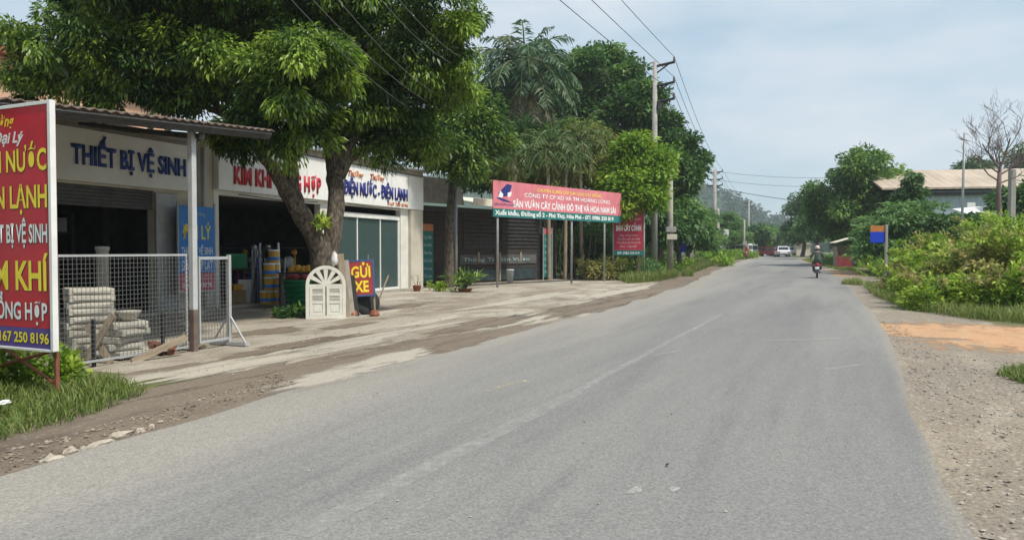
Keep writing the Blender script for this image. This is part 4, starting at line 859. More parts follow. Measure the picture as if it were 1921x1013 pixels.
lg.prism([(e0-0.42,3.80),(e0-0.15,4.02),(e0+0.12,4.22),(e0+0.42,4.18),(e0+0.30,3.92),(e0+0.05,3.70),(e0-0.2,3.72)], -0.026, -0.021)
lg.prism([(e0-0.55,3.62),(e0-0.1,3.50),(e0+0.50,3.45),(e0+0.1,3.56),(e0-0.3,3.64)], -0.026, -0.021); lg.build('emblem', MATS['ink_navy'], PB)
lw = MB(); lw.prism([(e0-0.42,3.66),(e0-0.30,3.92),(e0-0.12,3.78),(e0-0.18,3.64)], -0.029, -0.0265); lw.prism([(e0+0.16,3.66),(e0+0.14,3.86),(e0+0.40,3.92),(e0+0.36,3.74)], -0.029, -0.0265); lw.build('emblem_wing', MATS['ink_white'], PB)
lettering(PB, 'SÂN VƯỜN XANH', MATS['ink_navy'], e0, 3.32, 0.09, -0.024, 1.3, 'c', bold=0.02)
# red board on a post past the banner
RS = thing('roadside_sign', 'dark red information board with a green foot strip beyond the pink banner', 'sign', GY(1208, 37.6), R(-12))
MB().box(-1.50, -0.04, -0.02, 0.02, 1.52, 3.58).build('red_panel', MATS['sign_darkred'], RS)
MB().box(-1.50, -0.04, -0.021, 0.021, 1.25, 1.518).build('green_strip', MATS['sign_green'], RS)
for x in (-1.54, 0.0): MB().tube([(x, 0.02, -0.1), (x, 0.02, 3.62)], 0.045, 10).build('post', MATS['galv'], RS, smooth=True)
for j, (tx, z, cap, wd) in enumerate([('CÔNG TY CÂY XANH', 3.02, 0.11, 1.2), ('BÁN CÂY CẢNH', 2.50, 0.27, 1.25), ('Cây công trình', 2.22, 0.10, 0.9), ('Cây ăn quả các loại', 2.04, 0.10, 1.1), ('Cây giống, cây bóng mát', 1.86, 0.10, 1.2), ('Hoa - Cây thế', 1.66, 0.10, 0.8), ('ĐT: 0986 250 819', 1.32, 0.11, 1.1)]):
    lettering(RS, tx, MATS['ink_white' if j in (1, 6) else 'ink_dim'], -0.77, z, cap, -0.024, wd, 'c', bold=0.04 if j == 1 else 0.01)
bucket(957, 34.8, 0.17, 0.62, 'plastic_white', 'tall white plastic bin standing before the plank shop')
MB_b = None
# plants in pots and weeds at the shop fronts
def leafy(name, label, cat, base, r, h, n, m, Ll, Wl, seed, group=None, pot=None, tint=0.5, droop=0.1, per=60):
    root = thing(name, label, cat, base, 0, group); gq = np.random.default_rng(seed)
    C = np.stack([gq.normal(size=n)*r*0.45, gq.normal(size=n)*r*0.45, gq.uniform(0.25, 1, n)*h], 1); O = C - np.array([0,0,h*0.3]); O /= np.linalg.norm(O, axis=1)[:,None]
    if pot: C[:,2] += pot
    foliage('foliage', m, C, np.full(n, r*0.42), O, per, Ll, Wl, root, (0,0,0), droop, tint, 0.25, 0.8, 0.3, 0.25, seed)
    mb = MB()
    for i in range(min(n, 7)): mb.tube([(0,0,(pot or 0)*0.8), tuple(C[i]*0.5+np.array([0,0,h*0.1])), tuple(C[i])], [0.012*h+0.006,0.008*h+.004,0.004], 5)
    mb.build('stem', MATS['bark'], root)
    if pot: MB().lathe([(r*0.35,0),(r*0.5,pot*0.9),(r*0.55,pot),(r*0.42,pot),(r*0.4,pot*0.8),(0,pot*0.8)], 14).build('pot', MATS['terracotta'], root, smooth=True)
    return root
leafy('potted_plant', 'thin plant in a brick red pot beside the white pilaster', 'plant', GY(782, 27.4), 0.32, 0.42, 4, MATS['leaf_dark'], 0.08, 0.03, 1, pot=0.22, per=9)
leafy('potted_plant', 'strappy bright green plant in front of the plain metal pole', 'plant', GY(872, 27.0), 0.55, 0.55, 14, MATS['leaf_longan'], 0.32, 0.05, 2, pot=0.12, per=26, tint=0.6)
leafy('weed_clump', 'low green weed clump at the foot of the second tree', 'weed', GY(830, 27.5), 0.40, 0.28, 10, MATS['leaf_bright'], 0.12, 0.06, 3, per=50)
leafy('weed_clump', 'dark leafy cuttings heaped beside the white arched shutter', 'weed', GY(556, 16.9), 0.42, 0.14, 10, MATS['leaf_dark'], 0.14, 0.06, 4, per=60)
leafy('epiphyte', 'yellow green fern growing on the fork of the big tree', 'fern', at(606, 432, 16.75), 0.22, 0.34, 8, MATS['leaf_bright'], 0.16, 0.05, 5, tint=0.7, per=26)

# ------------------------------------------------------------------ utility poles and wires
def arm(mb, z, L_, dirv, brace=True):
    d = Vector(dirv); mb.tube([d*-0.12 + Vector((0,0,z)), d*L_ + Vector((0,0,z+0.16))], 0.075, 6)
    if brace: mb.tube([Vector((0,0,z-0.42)), d*L_*0.72 + Vector((0,0,z+0.10))], 0.045, 5)
ND = Vector((N0[0], N0[1], 0)); DD = Vector((D0[0], D0[1], 0))
def util_pole(name, label, base, h, r, arms, cat='utility pole', both=False, m='pole_conc', group=None):
    root = thing(name, label, cat, base, 0, group)
    MB().tube([(0,0,-0.5), (0,0,h)], [r*1.25, r*0.75], 12).build('pole', MATS[m], root, smooth=True)
    tips = []
    for z, L_ in arms:
        for sg in ((1, -1) if both else (1,)):
            mb = MB(); arm(mb, z, L_, ND*sg); cr = mb.build('crossarm', MATS['dark_steel'], root)
            tp = ND*(L_*0.97*sg) + Vector((0,0,z+0.16))
            mb = MB().lathe([(0.02,0),(0.035,0.02),(0.075,0.08),(0.05,0.11),(0.075,0.15),(0.05,0.18),(0.065,0.24),(0.03,0.30)], 10, tuple(tp)); mb.build('insulator', MATS['insulator'], cr, smooth=True)
            tips.append(Vector(base) + tp + Vector((0,0,0.28)))
    return root, tips
p1r, t1 = util_pole('utility_pole', 'tall slim concrete power pole with three one sided crossarms among the roadside trees', GY(1227, 42), 12.05, 0.165, [(11.75, 1.1), (10.65, 1.1), (9.75, 1.1)])
mb = MB(); mb.box(0.14,0.36,-0.2,0.02,9.35,9.75); mb.build('switch_box', MATS['dark_steel'], p1r)
p2r, _ = util_pole('utility_pole', 'short weathered utility pole with meter boxes half hidden in the trees', GY(1257, 45), 7.2, 0.17, [], m='concrete')
for z, dx in ((2.6, 0.0), (2.15, 0.05)): MB().box(-0.32+dx, 0.28+dx, -0.42, -0.16, z, z+0.32).build('meter_box', MATS['pole_conc' if z > 2.4 else 'wall_cream'], p2r, 0.01)
p3r, t3 = util_pole('utility_pole', 'concrete power pole with double crossarms in the middle distance', GY(1340, 95), 11.4, 0.26, [(11.0, 0.95), (10.1, 0.95), (9.3, 0.95)], both=True)
MB().tube([(0.5,0.1,-0.3),(0.45,0.1,6.5)], 0.2, 10).build('stub_pole', MATS['concrete'], p3r, smooth=True)
for dx, mm in ((0.15, 'wall_cream'), (1.05, 'white_paint')): MB().box(dx, dx+0.62, -0.5, -0.3, 2.9, 3.85).build('meter_box', MATS[mm], p3r, 0.01)
MB().tube([(0.2,-0.42,3.2),(1.1,-0.42,3.2)], 0.03, 6).build('bracket', MATS['dark_steel'], p3r)
p4r, t4 = util_pole('utility_pole', 'thin pale pole standing near the far red motorbike', GY(1396, 104), 5.4, 0.13, [])
MB().box(-0.25,0.25,-0.3,-0.12,1.9,2.4).build('meter_box', MATS['pole_conc'], p4r)
p5r, t5 = util_pole('utility_pole', 'hazy small power pole before the green hill', GY(1404, 190), 13.5, 0.24, [(12.9, 1.0), (11.9, 1.0)], both=True)
def wire(a, b_, sag, label, group, r=0.012, n=18):
    a, b_ = Vector(a), Vector(b_); pts = [a.lerp(b_, i/n) - Vector((0,0,4*sag*(i/n)*(1-i/n))) for i in range(n+1)]
    o = MB().tube(pts, r, 5).build('power_line', MATS['dark_steel']); return tag(o, label, 'wire', group)
for i, tip in enumerate(t1):
    wire(tip, tip - DD*44 + Vector((-0.3*i, 0, -0.15)), 0.25, ['topmost wire running to the slim power pole from overhead', 'middle wire running to the slim power pole from overhead', 'lowest wire running to the slim power pole from overhead'][i], 'overhead power lines to the slim pole', 0.014)
    wire(tip, t3[i*2], 0.9, 'thin wire strung from the slim power pole to the double armed pole', 'power lines between the two nearest tall poles', 0.016)
for i in range(3):
    wire(t3[i*2], t5[min(i, 2)], 1.5, 'faint wire going on from the double armed pole towards the hill', 'power lines towards the hill', 0.016)
for i, (py, yb_) in enumerate([(322, 316), (338, 333), (352, 363)]):
    wire(at(1346, py, 95), at(1700, yb_+ (8 if i < 2 else 22), 84), 0.7, ['highest wire crossing above the road', 'middle wire crossing above the road', 'thick lowest wire crossing above the road'][i], 'wires crossing above the road', 0.02 if i < 2 else 0.035)
for i, (a, b_) in enumerate([((560,-30,11),(800,190,16.9)), ((610,-30,11),(815,175,16.8)), ((690,-30,11.2),(850,120,17.0)), ((520,-30,11),(770,205,17.2)), ((700,-60,11.4),(870,112,17.2))]):
    wire(at(*a), at(*b_), 0.15, 'thin service cable slung in front of the big tree crown', 'service cables in front of the big tree', 0.006).data.materials[0] = mat('cable_grey', (0.16,0.16,0.16), 0.6, 0.1, 4)

# ------------------------------------------------------------------ big longan tree
TB = GY(612, 17.3); MT = thing('longan_tree', 'big spreading dark green tree with a forked rough trunk over the shops', 'tree', TB)
def rel(px, py, Y): return at(px, py, Y) - TB
mb = MB()
def tl_(pts, rs, n=12):
    P = [Vector(p) for p in pts]; Q, S = [], []
    for i in range(len(P)-1):
        for k in range(9):
            t_ = k/9; a = P[max(i-1,0)]; b_ = P[i]; c = P[i+1]; d = P[min(i+2, len(P)-1)]
            Q.append(0.5*((2*b_) + (c-a)*t_ + (2*a-5*b_+4*c-d)*t_*t_ + (3*b_-a-3*c+d)*t_**3)); S.append(rs[i] + (rs[i+1]-rs[i])*t_)
    Q.append(P[-1]); S.append(rs[-1]); gq = random.Random(len(Q)*7)
    mb.tube(Q, S, n + 6)
tl_([Vector((0,0,-0.3)), rel(612,592,17.3), rel(612,530,17.2), rel(606,480,17.2), rel(604,455,17.2)], [0.52,0.39,0.32,0.30,0.24], 16)
tl_([rel(608,500,17.2), rel(592,450,17.1), rel(566,405,16.9), rel(540,362,16.6), rel(512,318,16.4), rel(488,284,16.2), rel(470,250,16.0), rel(430,190,15.7)], [0.23,0.22,0.205,0.17,0.135,0.11,0.085,0.04])
tl_([rel(556,388,16.8), rel(547,345,16.7), rel(545,300,16.6), rel(548,240,16.4), rel(560,180,16.2)], [0.2,0.17,0.14,0.11,0.06])
tl_([rel(612,500,17.25), rel(624,440,17.3), rel(630,380,17.4), rel(628,330,17.5), rel(622,280,17.5), rel(618,220,17.5), rel(630,140,17.5), rel(650,40,17.5)], [0.23,0.21,0.195,0.19,0.165,0.135,0.10,0.05])
tl_([rel(632,330,17.5), rel(652,280,17.6), rel(676,235,17.7), rel(705,195,17.8), rel(750,120,18)], [0.22,0.16,0.12,0.09,0.04])
tl_([rel(640,310,17.5), rel(680,285,18), rel(740,260,18.4), rel(790,245,18.6)], [0.13,0.09,0.07,0.04])
for i, (a, b_) in enumerate([((470,250,16.0),(330,140,15.6)), ((470,250,16),(200,120,15.6)), ((330,140,15.6),(80,90,15.4)), ((430,190,15.7),(400,20,16.4)), ((560,180,16.2),(560,-40,17)), ((630,140,17.5),(800,20,17.6)), ((650,40,17.5),(700,-100,17.6)), ((705,195,17.8),(840,120,17.6))]):
    limb(mb, rel(*a), rel(*b_), 0.08, 0.02, 40+i, 0.12, 6, 7)
tk = mb.build('trunk', MATS['bark'], MT, smooth=True)
from mathutils import noise as mnoise
nv_ = [v.normal.copy() for v in tk.data.vertices]
for v, nm in zip(tk.data.vertices, nv_):              # knotty, ridged bark in the mesh itself
    c = v.co; v.co = c + nm*(0.045*mnoise.noise(Vector((c.x*5, c.y*5, c.z*2.2))) + 0.022*mnoise.noise(Vector((c.x*13, c.y*13, c.z*6))))
def mblob(px, py, Y, r): return (at(px, py, Y), r if hasattr(r, '__len__') else (r, r, r*0.85))
blobs = [mblob(95,95,15.4,1.05), mblob(60,150,15.6,.6), mblob(190,40,15.6,1.5), mblob(235,120,15.6,1.15), mblob(390,40,16.2,1.9), mblob(330,120,15.8,1.2), mblob(270,165,15.6,.55), mblob(420,130,15.8,1.1),
         mblob(545,165,15.0,1.15), mblob(610,130,15.3,.8), mblob(480,190,15.2,.8), mblob(470,245,15.3,.45), mblob(535,250,15.2,.55), mblob(425,262,15.4,.32), mblob(690,40,17.2,2.2), mblob(790,110,17.4,1.3), mblob(860,95,17.4,.55), mblob(840,160,17.6,.75), mblob(760,225,17.8,.85), mblob(700,235,18.2,.6), mblob(830,30,17.3,.95), mblob(795,275,18,.45),
         mblob(600,225,16.6,.55), mblob(120,150,15.6,.75), mblob(60,170,15.6,.45), mblob(215,185,15.7,.5), mblob(310,190,15.8,.6), mblob(370,205,15.6,.5), mblob(755,262,18.5,.6), mblob(530,272,15.1,.5), mblob(450,268,15.1,.42), mblob(590,262,16.0,.4), mblob(700,275,17.6,.42), mblob(790,290,18.2,.5), mblob(400,240,15.2,.4), mblob(720,300,18.8,.3), mblob(680,190,17.2,.9), mblob(725,265,18.2,.5), mblob(640,255,18.4,.45), mblob(575,255,17.5,.45), mblob(780,190,18.2,.9),
         mblob(130,-60,16.5,1.8), mblob(380,-110,17.2,2.3), mblob(640,-120,17.8,2.5), mblob(300,-10,18.2,2.0), mblob(520,20,19.0,2.2), mblob(700,130,19.2,1.8), mblob(540,-10,16.6,1.8)]
C, O, Rc = crown_clumps(lumpy(blobs, 5, 4), 1280, 11, (0.26, 0.50), 0.12, -0.95)
foliage('crown', MATS['leaf_longan'], C, Rc, O, 235, 0.138, 0.044, MT, TB, 0.62, 0.48, 0.30, 0.75, 0.42, 0.18, 11, 0.55)

# sun highlights on road-facing lobe and right edge, painted as yellow-green leaf tint
C, O, Rc = crown_clumps([mblob(560,125,14.6,.75), mblob(615,120,14.9,.55), mblob(480,135,14.7,.5), mblob(630,160,14.9,.35), mblob(545,210,14.6,.5), mblob(870,150,17.0,.42), mblob(860,60,17.0,.4), mblob(885,180,17.2,.25)], 90, 12, (0.20,0.36), 0.05, -0.3)
foliage('highlight_leaves', MATS['leaf_longan'], C, Rc, O, 120, 0.138, 0.044, MT, TB, 0.7, 0.78, 0.2, 0.7, 0.2, 0.2, 13, 0.6)

# ------------------------------------------------------------------ trees along the left side
ML = MATS
def B(px, py, Y, rpx, rz=None): r = rpx/F_PX*Y; return (at(px, py, Y), (r, r, (rz/F_PX*Y) if rz else r*0.9))
tree('roadside_tree', 'mid green leafy tree growing between the glazed shop and the plank shop', GY(842, 30.5), [B(880,240,30,62), B(830,285,29,48), B(925,270,30.5,38), B(880,310,29.5,40), B(850,215,31,45)], ML['leaf_longan'], 300, 110, 0.22, 0.08, 0.18, at(0,330,30).z, seed=21, rc=(0.5,0.85), tint=0.5, hi=0.2, trunk_pts=None)
tree('background_tree', 'tall dark dense tree behind the palm', GY(1120, 58), [B(1090,190,58,75,90), B(1060,135,60,45), B(1150,150,58,55), B(1170,220,56,65,80), B(1110,270,57,90,60), B(1120,110,58,30)], ML['leaf_dark'], 420, 120, 0.36, 0.18, 0.35, seed=22, group=None, rc=(0.6,1.1), tint=0.5, hi=0.12, droop=0.3)
tree('background_tree', 'dark tree behind the slim power pole', GY(1235, 56), [B(1215,190,56,32), B(1240,250,56,45,60), B(1270,300,55,42,55), B(1290,330,54,25), B(1250,360,55,55,60), B(1205,260,56,40)], ML['leaf_dark'], 320, 120, 0.34, 0.17, 0.3, seed=23, rc=(0.55,1.0), tint=0.46, hi=0.12, droop=0.3)
tree('background_tree', 'dark leafy tree below the palm crown', GY(960, 43), [B(960,275,43,60,50), B(915,210,43,35,50), B(1010,290,43,50,45), B(930,320,42,60,40)], ML['leaf_dark'], 240, 110, 0.32, 0.15, 0.22, seed=24, rc=(0.8,1.2), tint=0.42, hi=0.1, droop=0.3)
tree('background_tree', 'bright yellow green tree beside the red information board', GY(1195, 39.5), [B(1195,300,39,45,40), B(1165,330,38.5,38), B(1225,330,39,35), B(1190,375,38.5,50,32), B(1240,300,39.5,22), B(1165,385,38,30)], ML['leaf_bright'], 230, 100, 0.25, 0.12, 0.16, seed=25, rc=(0.55,0.9), tint=0.45, hi=0.2, droop=0.35)
tree('garden_tree', 'olive green garden tree above the pink banner', GY(1075, 41), [B(1055,330,41,45,40), B(1115,312,41.5,42,45), B(1142,352,40,28,32), B(1000,322,41.5,34,40), B(945,330,40.5,26,30), B(1085,262,42.5,30,25), B(1125,270,42,22,25)], ML['leaf_olive'], 260, 90, 0.26, 0.10, 0.14, seed=26, rc=(0.4,0.8), tint=0.35, hi=0.12, droop=0.4)
tree('garden_tree', 'dark garden shrubbery tree behind the banner posts', GY(1110, 44), [B(1080,450,44,50,50), B(1130,455,44,35,50), B(1150,420,44,40,35), B(1050,430,45,30,60)], ML['leaf_dark'], 90, 100, 0.28, 0.1, 0.12, seed=27, rc=(0.5,0.9), tint=0.3, hi=0.06, droop=0.4)
# palms
def palm(name, label, base, top, nf, L_, seed, dead=0, trunk_r=0.22, lw=0.10, ll=0.9, trunk_m='pole_conc', hang=1.0, group=None, step=0.055, fm='leaf_palm'):
    base, top = Vector(base), Vector(top); root = thing(name, label, 'palm', base, 0, group); gq = np.random.default_rng(seed); h = top - base
    MB().tube([(0,0,-0.3), (0,0,0.2), tuple(h*0.5), tuple(h)], [trunk_r*1.4, trunk_r*1.15, trunk_r, trunk_r*0.75], 12).build('trunk', MATS[trunk_m], root, smooth=True)
    V, Fc, T_ = [], [], []; mbr = MB()
    for i in range(nf+dead):
        az = i*2.399 + gq.uniform(-.2,.2); el = R(80 - 78*(i/(nf))**0.8) if i < nf else R(gq.uniform(-55,-30)); Lf = L_*gq.uniform(0.8,1.1)
        d = np.array([math.cos(az)*math.cos(el), math.sin(az)*math.cos(el), math.sin(el)]); p = np.array(h); pts = [p.copy()]
        n = 14
        for s_ in range(n):
            d = d + np.array([0,0,-0.085*hang*(1+s_*0.12)]); d /= np.linalg.norm(d); p = p + d*Lf/n; pts.append(p.copy())
        mbr.tube([tuple(q) for q in pts], list(np.linspace(0.05,0.01,len(pts))*L_/3), 4, cap=False)
        tint = np.clip(gq.normal(0.45,0.12) if i < nf else gq.normal(0.95,0.05), 0, 1)
        for s_ in np.arange(0.12, 1.0, step*3/L_):
            k = s_*n; a = int(min(k, n-1)); q = pts[a] + (pts[a+1]-pts[a])*(k-a); dd = pts[a+1]-pts[a]; dd /= np.linalg.norm(dd)
            sd = np.cross(dd, [0,0,1.0]); sd /= np.linalg.norm(sd)+1e-6
            for sg in (1,-1):
                lx = sd*sg*0.9 + dd*0.55 + np.array([0,0,gq.uniform(-0.75,0.1)]) + gq.normal(size=3)*0.12; lx /= np.linalg.norm(lx); lq = ll*(math.sin(math.pi*min(1,0.12+s_*0.88))**0.6)*gq.uniform(.8,1.1)
                wv = np.cross(lx, gq.normal(size=3)); wv /= np.linalg.norm(wv)+1e-6
                m_ = q + lx*lq*0.5; e = q + lx*lq + np.array([0,0,-0.25*lq]); o_ = len(V)
                V += [q, m_+wv*lw*0.5, e, m_-wv*lw*0.5]; Fc.append((o_,o_+1,o_+2,o_+3)); T_ += [np.clip(tint+gq.normal()*0.08,0,1)]*4
    mbr.build('frond_stem', MATS['leaf_palm_stem'], root)
    np_mesh('fronds', V, Fc, MATS[fm], root, T_)
    return root
mat('leaf_palm_stem', (0.12, 0.14, 0.05), 0.7, 0.2, 5)
palm('royal_palm', 'tall palm with a heavy dark drooping crown beyond the big tree', GY(985, 44), at(985, 138, 44), 46, 4.3, 31, 20, 0.26, 0.11, 0.95, hang=1.0, step=0.036)
palm('garden_palm', 'small palm with a pale trunk rising behind the pink banner', GY(1030, 38), at(1028, 285, 38), 22, 2.5, 32, 3, 0.10, 0.07, 0.65, trunk_m='wood_pale', hang=1.1, fm='leaf_palm_bright')
palm('garden_palm', 'arching young palm between the pale trunked palm and the bright tree', GY(1092, 39), at(1088, 265, 39), 17, 2.4, 33, 2, 0.09, 0.07, 0.6, trunk_m='wood_pale', hang=1.2, fm='leaf_palm_bright')
palm('garden_palm', 'low yellow green palm in front of the tall dark tree', GY(1060, 38.5), at(1062, 300, 38.5), 15, 2.0, 34, 2, 0.09, 0.07, 0.55, trunk_m='wood_pale', hang=1.2, fm='leaf_palm_bright')
palm('garden_palm', 'drooping palm nearest the second tree, over the banner corner', GY(968, 38.5), at(966, 290, 38.5), 15, 2.0, 35, 2, 0.09, 0.07, 0.55, trunk_m='wood_pale', hang=1.2, fm='leaf_palm_bright')
# bamboo-like dark stems and dry plants under the banner
gq = random.Random(8)
for i in range(9):
    px = 1052 + i*9; b_ = GY(px, 39.5+gq.uniform(-.8,.8)); hh = gq.uniform(1.6,2.8); o = MB().tube([(0,0,-0.1),(gq.uniform(-.1,.1),0,hh*0.5),(gq.uniform(-.25,.25),0,hh)], [0.05,0.04,0.03], 7).build('slender_trunk', MATS['bark'], loc=b_); tag(o, 'slender bare trunk in the dark row under the pink banner', 'trunk', 'slender trunks under the banner')
for i, (px, Y, lab) in enumerate([(1118, 37.8, 'reddish leafed plant between the two banner posts'), (1150, 38.4, 'grey green bushy plant under the banner end'), (1175, 39.5, 'dull green shrub below the red information board'), (1200, 40.5, 'light green shrub behind the red information board post'), (1062, 40.6, 'tall dark shrub behind the first pair of banner posts'), (1098, 41.0, 'tall leafy shrub between the slender trunks and the banner end'), (1138, 40.8, 'tall dull shrub behind the last banner post')]):
    leafy('garden_shrub', lab, 'shrub', GY(px, Y), 0.9 if i < 4 else 1.3, 1.0 if i < 4 else 2.5, 22 if i < 4 else 46, MATS['leaf_olive' if i < 2 else 'leaf_feather'], 0.2, 0.07, 60+i, per=70, tint=0.6 if i == 0 else 0.35)
# feathery layered trees further on
def layered(name, label, base, px, py0, py1, Y, rpx, seed, m='leaf_feather', group=None, nl=5):
    bl_ = [B(px + (rpx*0.25)*math.sin(i*2.1), py0 + (py1-py0)*i/(nl-1), Y, rpx*(0.55+0.45*i/(nl-1)), (py1-py0)/nl*0.45) for i in range(nl)]
    return tree(name, label, base, bl_, MATS[m], 34*nl, 80, 0.45, 0.12, 0.2, seed=seed, rc=(0.7,1.3), tint=0.5, hi=0.15, droop=0.25, flat=0.3, group=group, nlimb=8)
layered('feathery_tree', 'feathery layered tree overhanging the blue roadside board', GY(1290, 66), 1292, 395, 455, 66, 45, 41)
layered('feathery_tree', 'layered light green tree behind the double armed pole', GY(1365, 108), 1362, 408, 450, 108, 40, 42)
layered('feathery_tree', 'layered tree at the near side of the double armed pole', GY(1318, 90), 1318, 402, 450, 90, 30, 43)
tree('far_tree', 'round dark tree beyond the thin pale pole', GY(1412, 125), [B(1410,440,125,22,22), B(1425,450,125,18,14), B(1400,452,124,14)], ML['leaf_dark'], 60, 80, 0.6, 0.3, 0.25, seed=44, rc=(0.9,1.4), tint=0.4)
tree('far_tree', 'mid green tree behind the far red cars', GY(1440, 140), [B(1440,445,140,20,18), B(1455,450,140,14,12)], ML['leaf_feather'], 50, 80, 0.6, 0.3, 0.25, seed=45, rc=(0.9,1.4), tint=0.4)
tree('far_tree', 'dull green tree closing the road end', GY(1468, 190), [B(1466,445,190,16,18), B(1480,440,190,16,18)], ML['leaf_feather'], 46, 80, 0.7, 0.35, 0.3, seed=46, rc=(1.1,1.7), tint=0.35)
tree('far_tree', 'dark tree filling the gap behind the slim pole bases', GY(1275, 52), [B(1270,420,52,45,45), B(1235,430,50,35,45), B(1300,440,56,25,25)], ML['leaf_dark'], 110, 90, 0.42, 0.2, 0.2, seed=47, rc=(0.7,1.1), tint=0.32, hi=0.05)

# ------------------------------------------------------------------ trees and bushes on the other side
tree('broad_tree', 'large round dark green tree beside the red kiosk', GY(1632, 64), [B(1632,330,64,58,42), B(1590,395,64,45,42), B(1655,390,64,55,50), B(1600,345,64,35,30), B(1680,400,64,30,40), B(1558,405,67,45,46), B(1610,385,66,60,45), B(1595,445,66,50,26), B(1630,425,63,45,25), B(1640,300,64,25,18), B(1655,440,63,30,25)], ML['leaf_dark'], 420, 120, 0.34, 0.18, 0.3, seed=51, rc=(0.6,1.05), tint=0.62, hi=0.28, droop=0.35)
tree('far_tree', 'dark tree row end nearest the road on the far side', GY(1505, 118), [B(1510,400,118,30,38), B(1535,385,118,30,35), B(1500,440,118,28,24), B(1545,430,116,35,30)], ML['leaf_dark'], 260, 90, 0.45, 0.22, 0.3, seed=52, rc=(0.8,1.3), tint=0.42)
tree('far_tree', 'green tree leaning over the far road beside the dark row end', GY(1532, 96), [B(1525,430,96,24,30), B(1545,415,96,22,30)], ML['leaf_feather'], 80, 90, 0.5, 0.25, 0.25, seed=53, rc=(0.8,1.3), tint=0.4)
layered('layered_tree', 'layered branching tree behind the orange and blue roadside sign', GY(1705, 46), 1700, 395, 470, 46, 70, 54, nl=6)
layered('layered_tree', 'low layered tree between the round tree and the layered branching tree', GY(1665, 50), 1660, 420, 480, 50, 45, 55)
tree('conifer', 'small dark pointed conifer in front of the long tan roof', GY(1710, 52), [B(1710,350,52,10,28), B(1708,375,52,20,25), B(1705,400,52,26,22), B(1690,372,52,12,14)], ML['leaf_dark'], 70, 90, 0.3, 0.12, 0.12, seed=56, rc=(0.4,0.7), tint=0.35)
tree('garden_tree', 'dark shrubby tree before the grey shed wall', GY(1790, 44), [B(1780,438,44,60,26), B(1830,440,43,40,24), B(1750,440,44,40,26)], ML['leaf_dark'], 110, 90, 0.35, 0.16, 0.15, seed=57, rc=(0.6,1.0), tint=0.4)
tree('far_tree', 'dark tree top showing above the long tan roof', GY(1850, 110), [B(1830,315,110,30,12), B(1920,305,110,35,30)], ML['leaf_dark'], 60, 80, 0.6, 0.3, 0.3, seed=58, rc=(1.0,1.6), tint=0.3)
tree('garden_tree', 'dark tree at the shed corner beside the square concrete post', GY(1925, 46), [B(1925,400,46,40,50), B(1950,370,46,40,40)], ML['leaf_dark'], 80, 90, 0.35, 0.16, 0.15, seed=59, rc=(0.6,1.0), tint=0.35)
# bare tree
bt = GY(1872, 36); BT = thing('bare_tree', 'leafless brown tree standing tall above the tan roof', 'tree', bt); mb = MB(); gq = random.Random(17)
def grow(p, d, L_, r, lev):
    n = 5; pts = [p.copy()]; rs = [r]
    for i in range(n):
        d = (d + Vector((gq.uniform(-1,1), gq.uniform(-1,1), gq.uniform(-.35,.75)))*0.15).normalized(); p = p + d*L_/n; pts.append(p.copy()); rs.append(max(r*(1-0.5*(i+1)/n), 0.006))
    mb.tube(pts, rs, 7 if lev < 2 else 4, cap=False)
    if lev >= 5: return
    for k in range(gq.choice([2,3,3,4])):
        j = gq.randint(2, n); a = gq.uniform(0, 6.28); sp = gq.uniform(0.5, 0.95); nd = (d + Vector((math.cos(a)*sp, math.sin(a)*sp, gq.uniform(-.1,.35)))).normalized()
        grow(pts[j], nd, L_*gq.uniform(0.55,0.8), rs[j]*0.6, lev+1)
mb.tube([(0,0,-0.3),(0.05,0,2.5),(-0.03,0,4.2),(0.02,0,5.5)], [0.18,0.14,0.11,0.085], 10)
for d_, z_, L_, r_ in (((-0.62,0.1,1.0),5.4,1.45,0.055), ((0.45,-0.1,1.0),5.45,1.5,0.06), ((0.1,0.5,1.0),5.3,1.2,0.045), ((-0.95,-0.3,0.45),4.8,1.25,0.04), ((0.95,0.2,0.45),4.7,1.2,0.04), ((-0.2,-0.5,0.9),5.2,1.1,0.04), ((-0.9,0.4,0.7),5.2,1.3,0.04), ((0.9,-0.4,0.6),5.1,1.3,0.04)):
    grow(Vector((0.0,0,z_)), Vector(d_).normalized(), L_, r_, 1)
mb.build('branches', mat('bare_bark', (0.16,0.115,0.11), 0.9, 0.2, 5), BT, smooth=True)
# wild bush bank
bushes = [(1752,23,1.2,1.5,'leaf_bright'),(1800,21.5,1.4,1.8,'leaf_bright'),(1830,20.5,1.5,2.0,'leaf_olive'),(1890,20,1.6,2.3,'leaf_olive'),(1950,20,1.8,2.5,'leaf_bright'),(1740,26,1.6,2.1,'leaf_olive'),(1805,25,1.6,2.3,'leaf_bright'),(1880,25,1.8,2.9,'leaf_bright'),(1960,25,1.8,3.0,'leaf_olive'),(1735,29,1.3,1.6,'leaf_olive'),(1860,18.6,1.1,1.0,'leaf_bright'),(1780,18.9,1.1,0.9,'leaf_bright'),(1745,20.8,0.9,0.75,'leaf_bright'),(1925,18,1.1,1.1,'leaf_bright'),(1712,25,0.6,0.7,'leaf_olive')]
bl_names = ['bushy mound nearest the orange and blue sign post', 'vine covered bush with pale new shoots', 'dry olive bush in the middle of the bank', 'large olive bush with yellowing stems', 'tall bright bush at the outer end of the bank', 'dull bush behind the vine covered bush', 'bright tall bush behind the dry olive bush', 'tallest bright bush crowning the bank', 'tall olive bush behind the outer bright bush', 'olive bush by the layered branching tree', 'low bright shrub at the foot of the bank above the orange track', 'low leafy shrub at the foot of the vine covered bush', 'small leafy shrub at the front corner of the bank', 'dark low shrub at the outer foot of the bank', 'tiny leafy shrub at the grass corner beside the road']
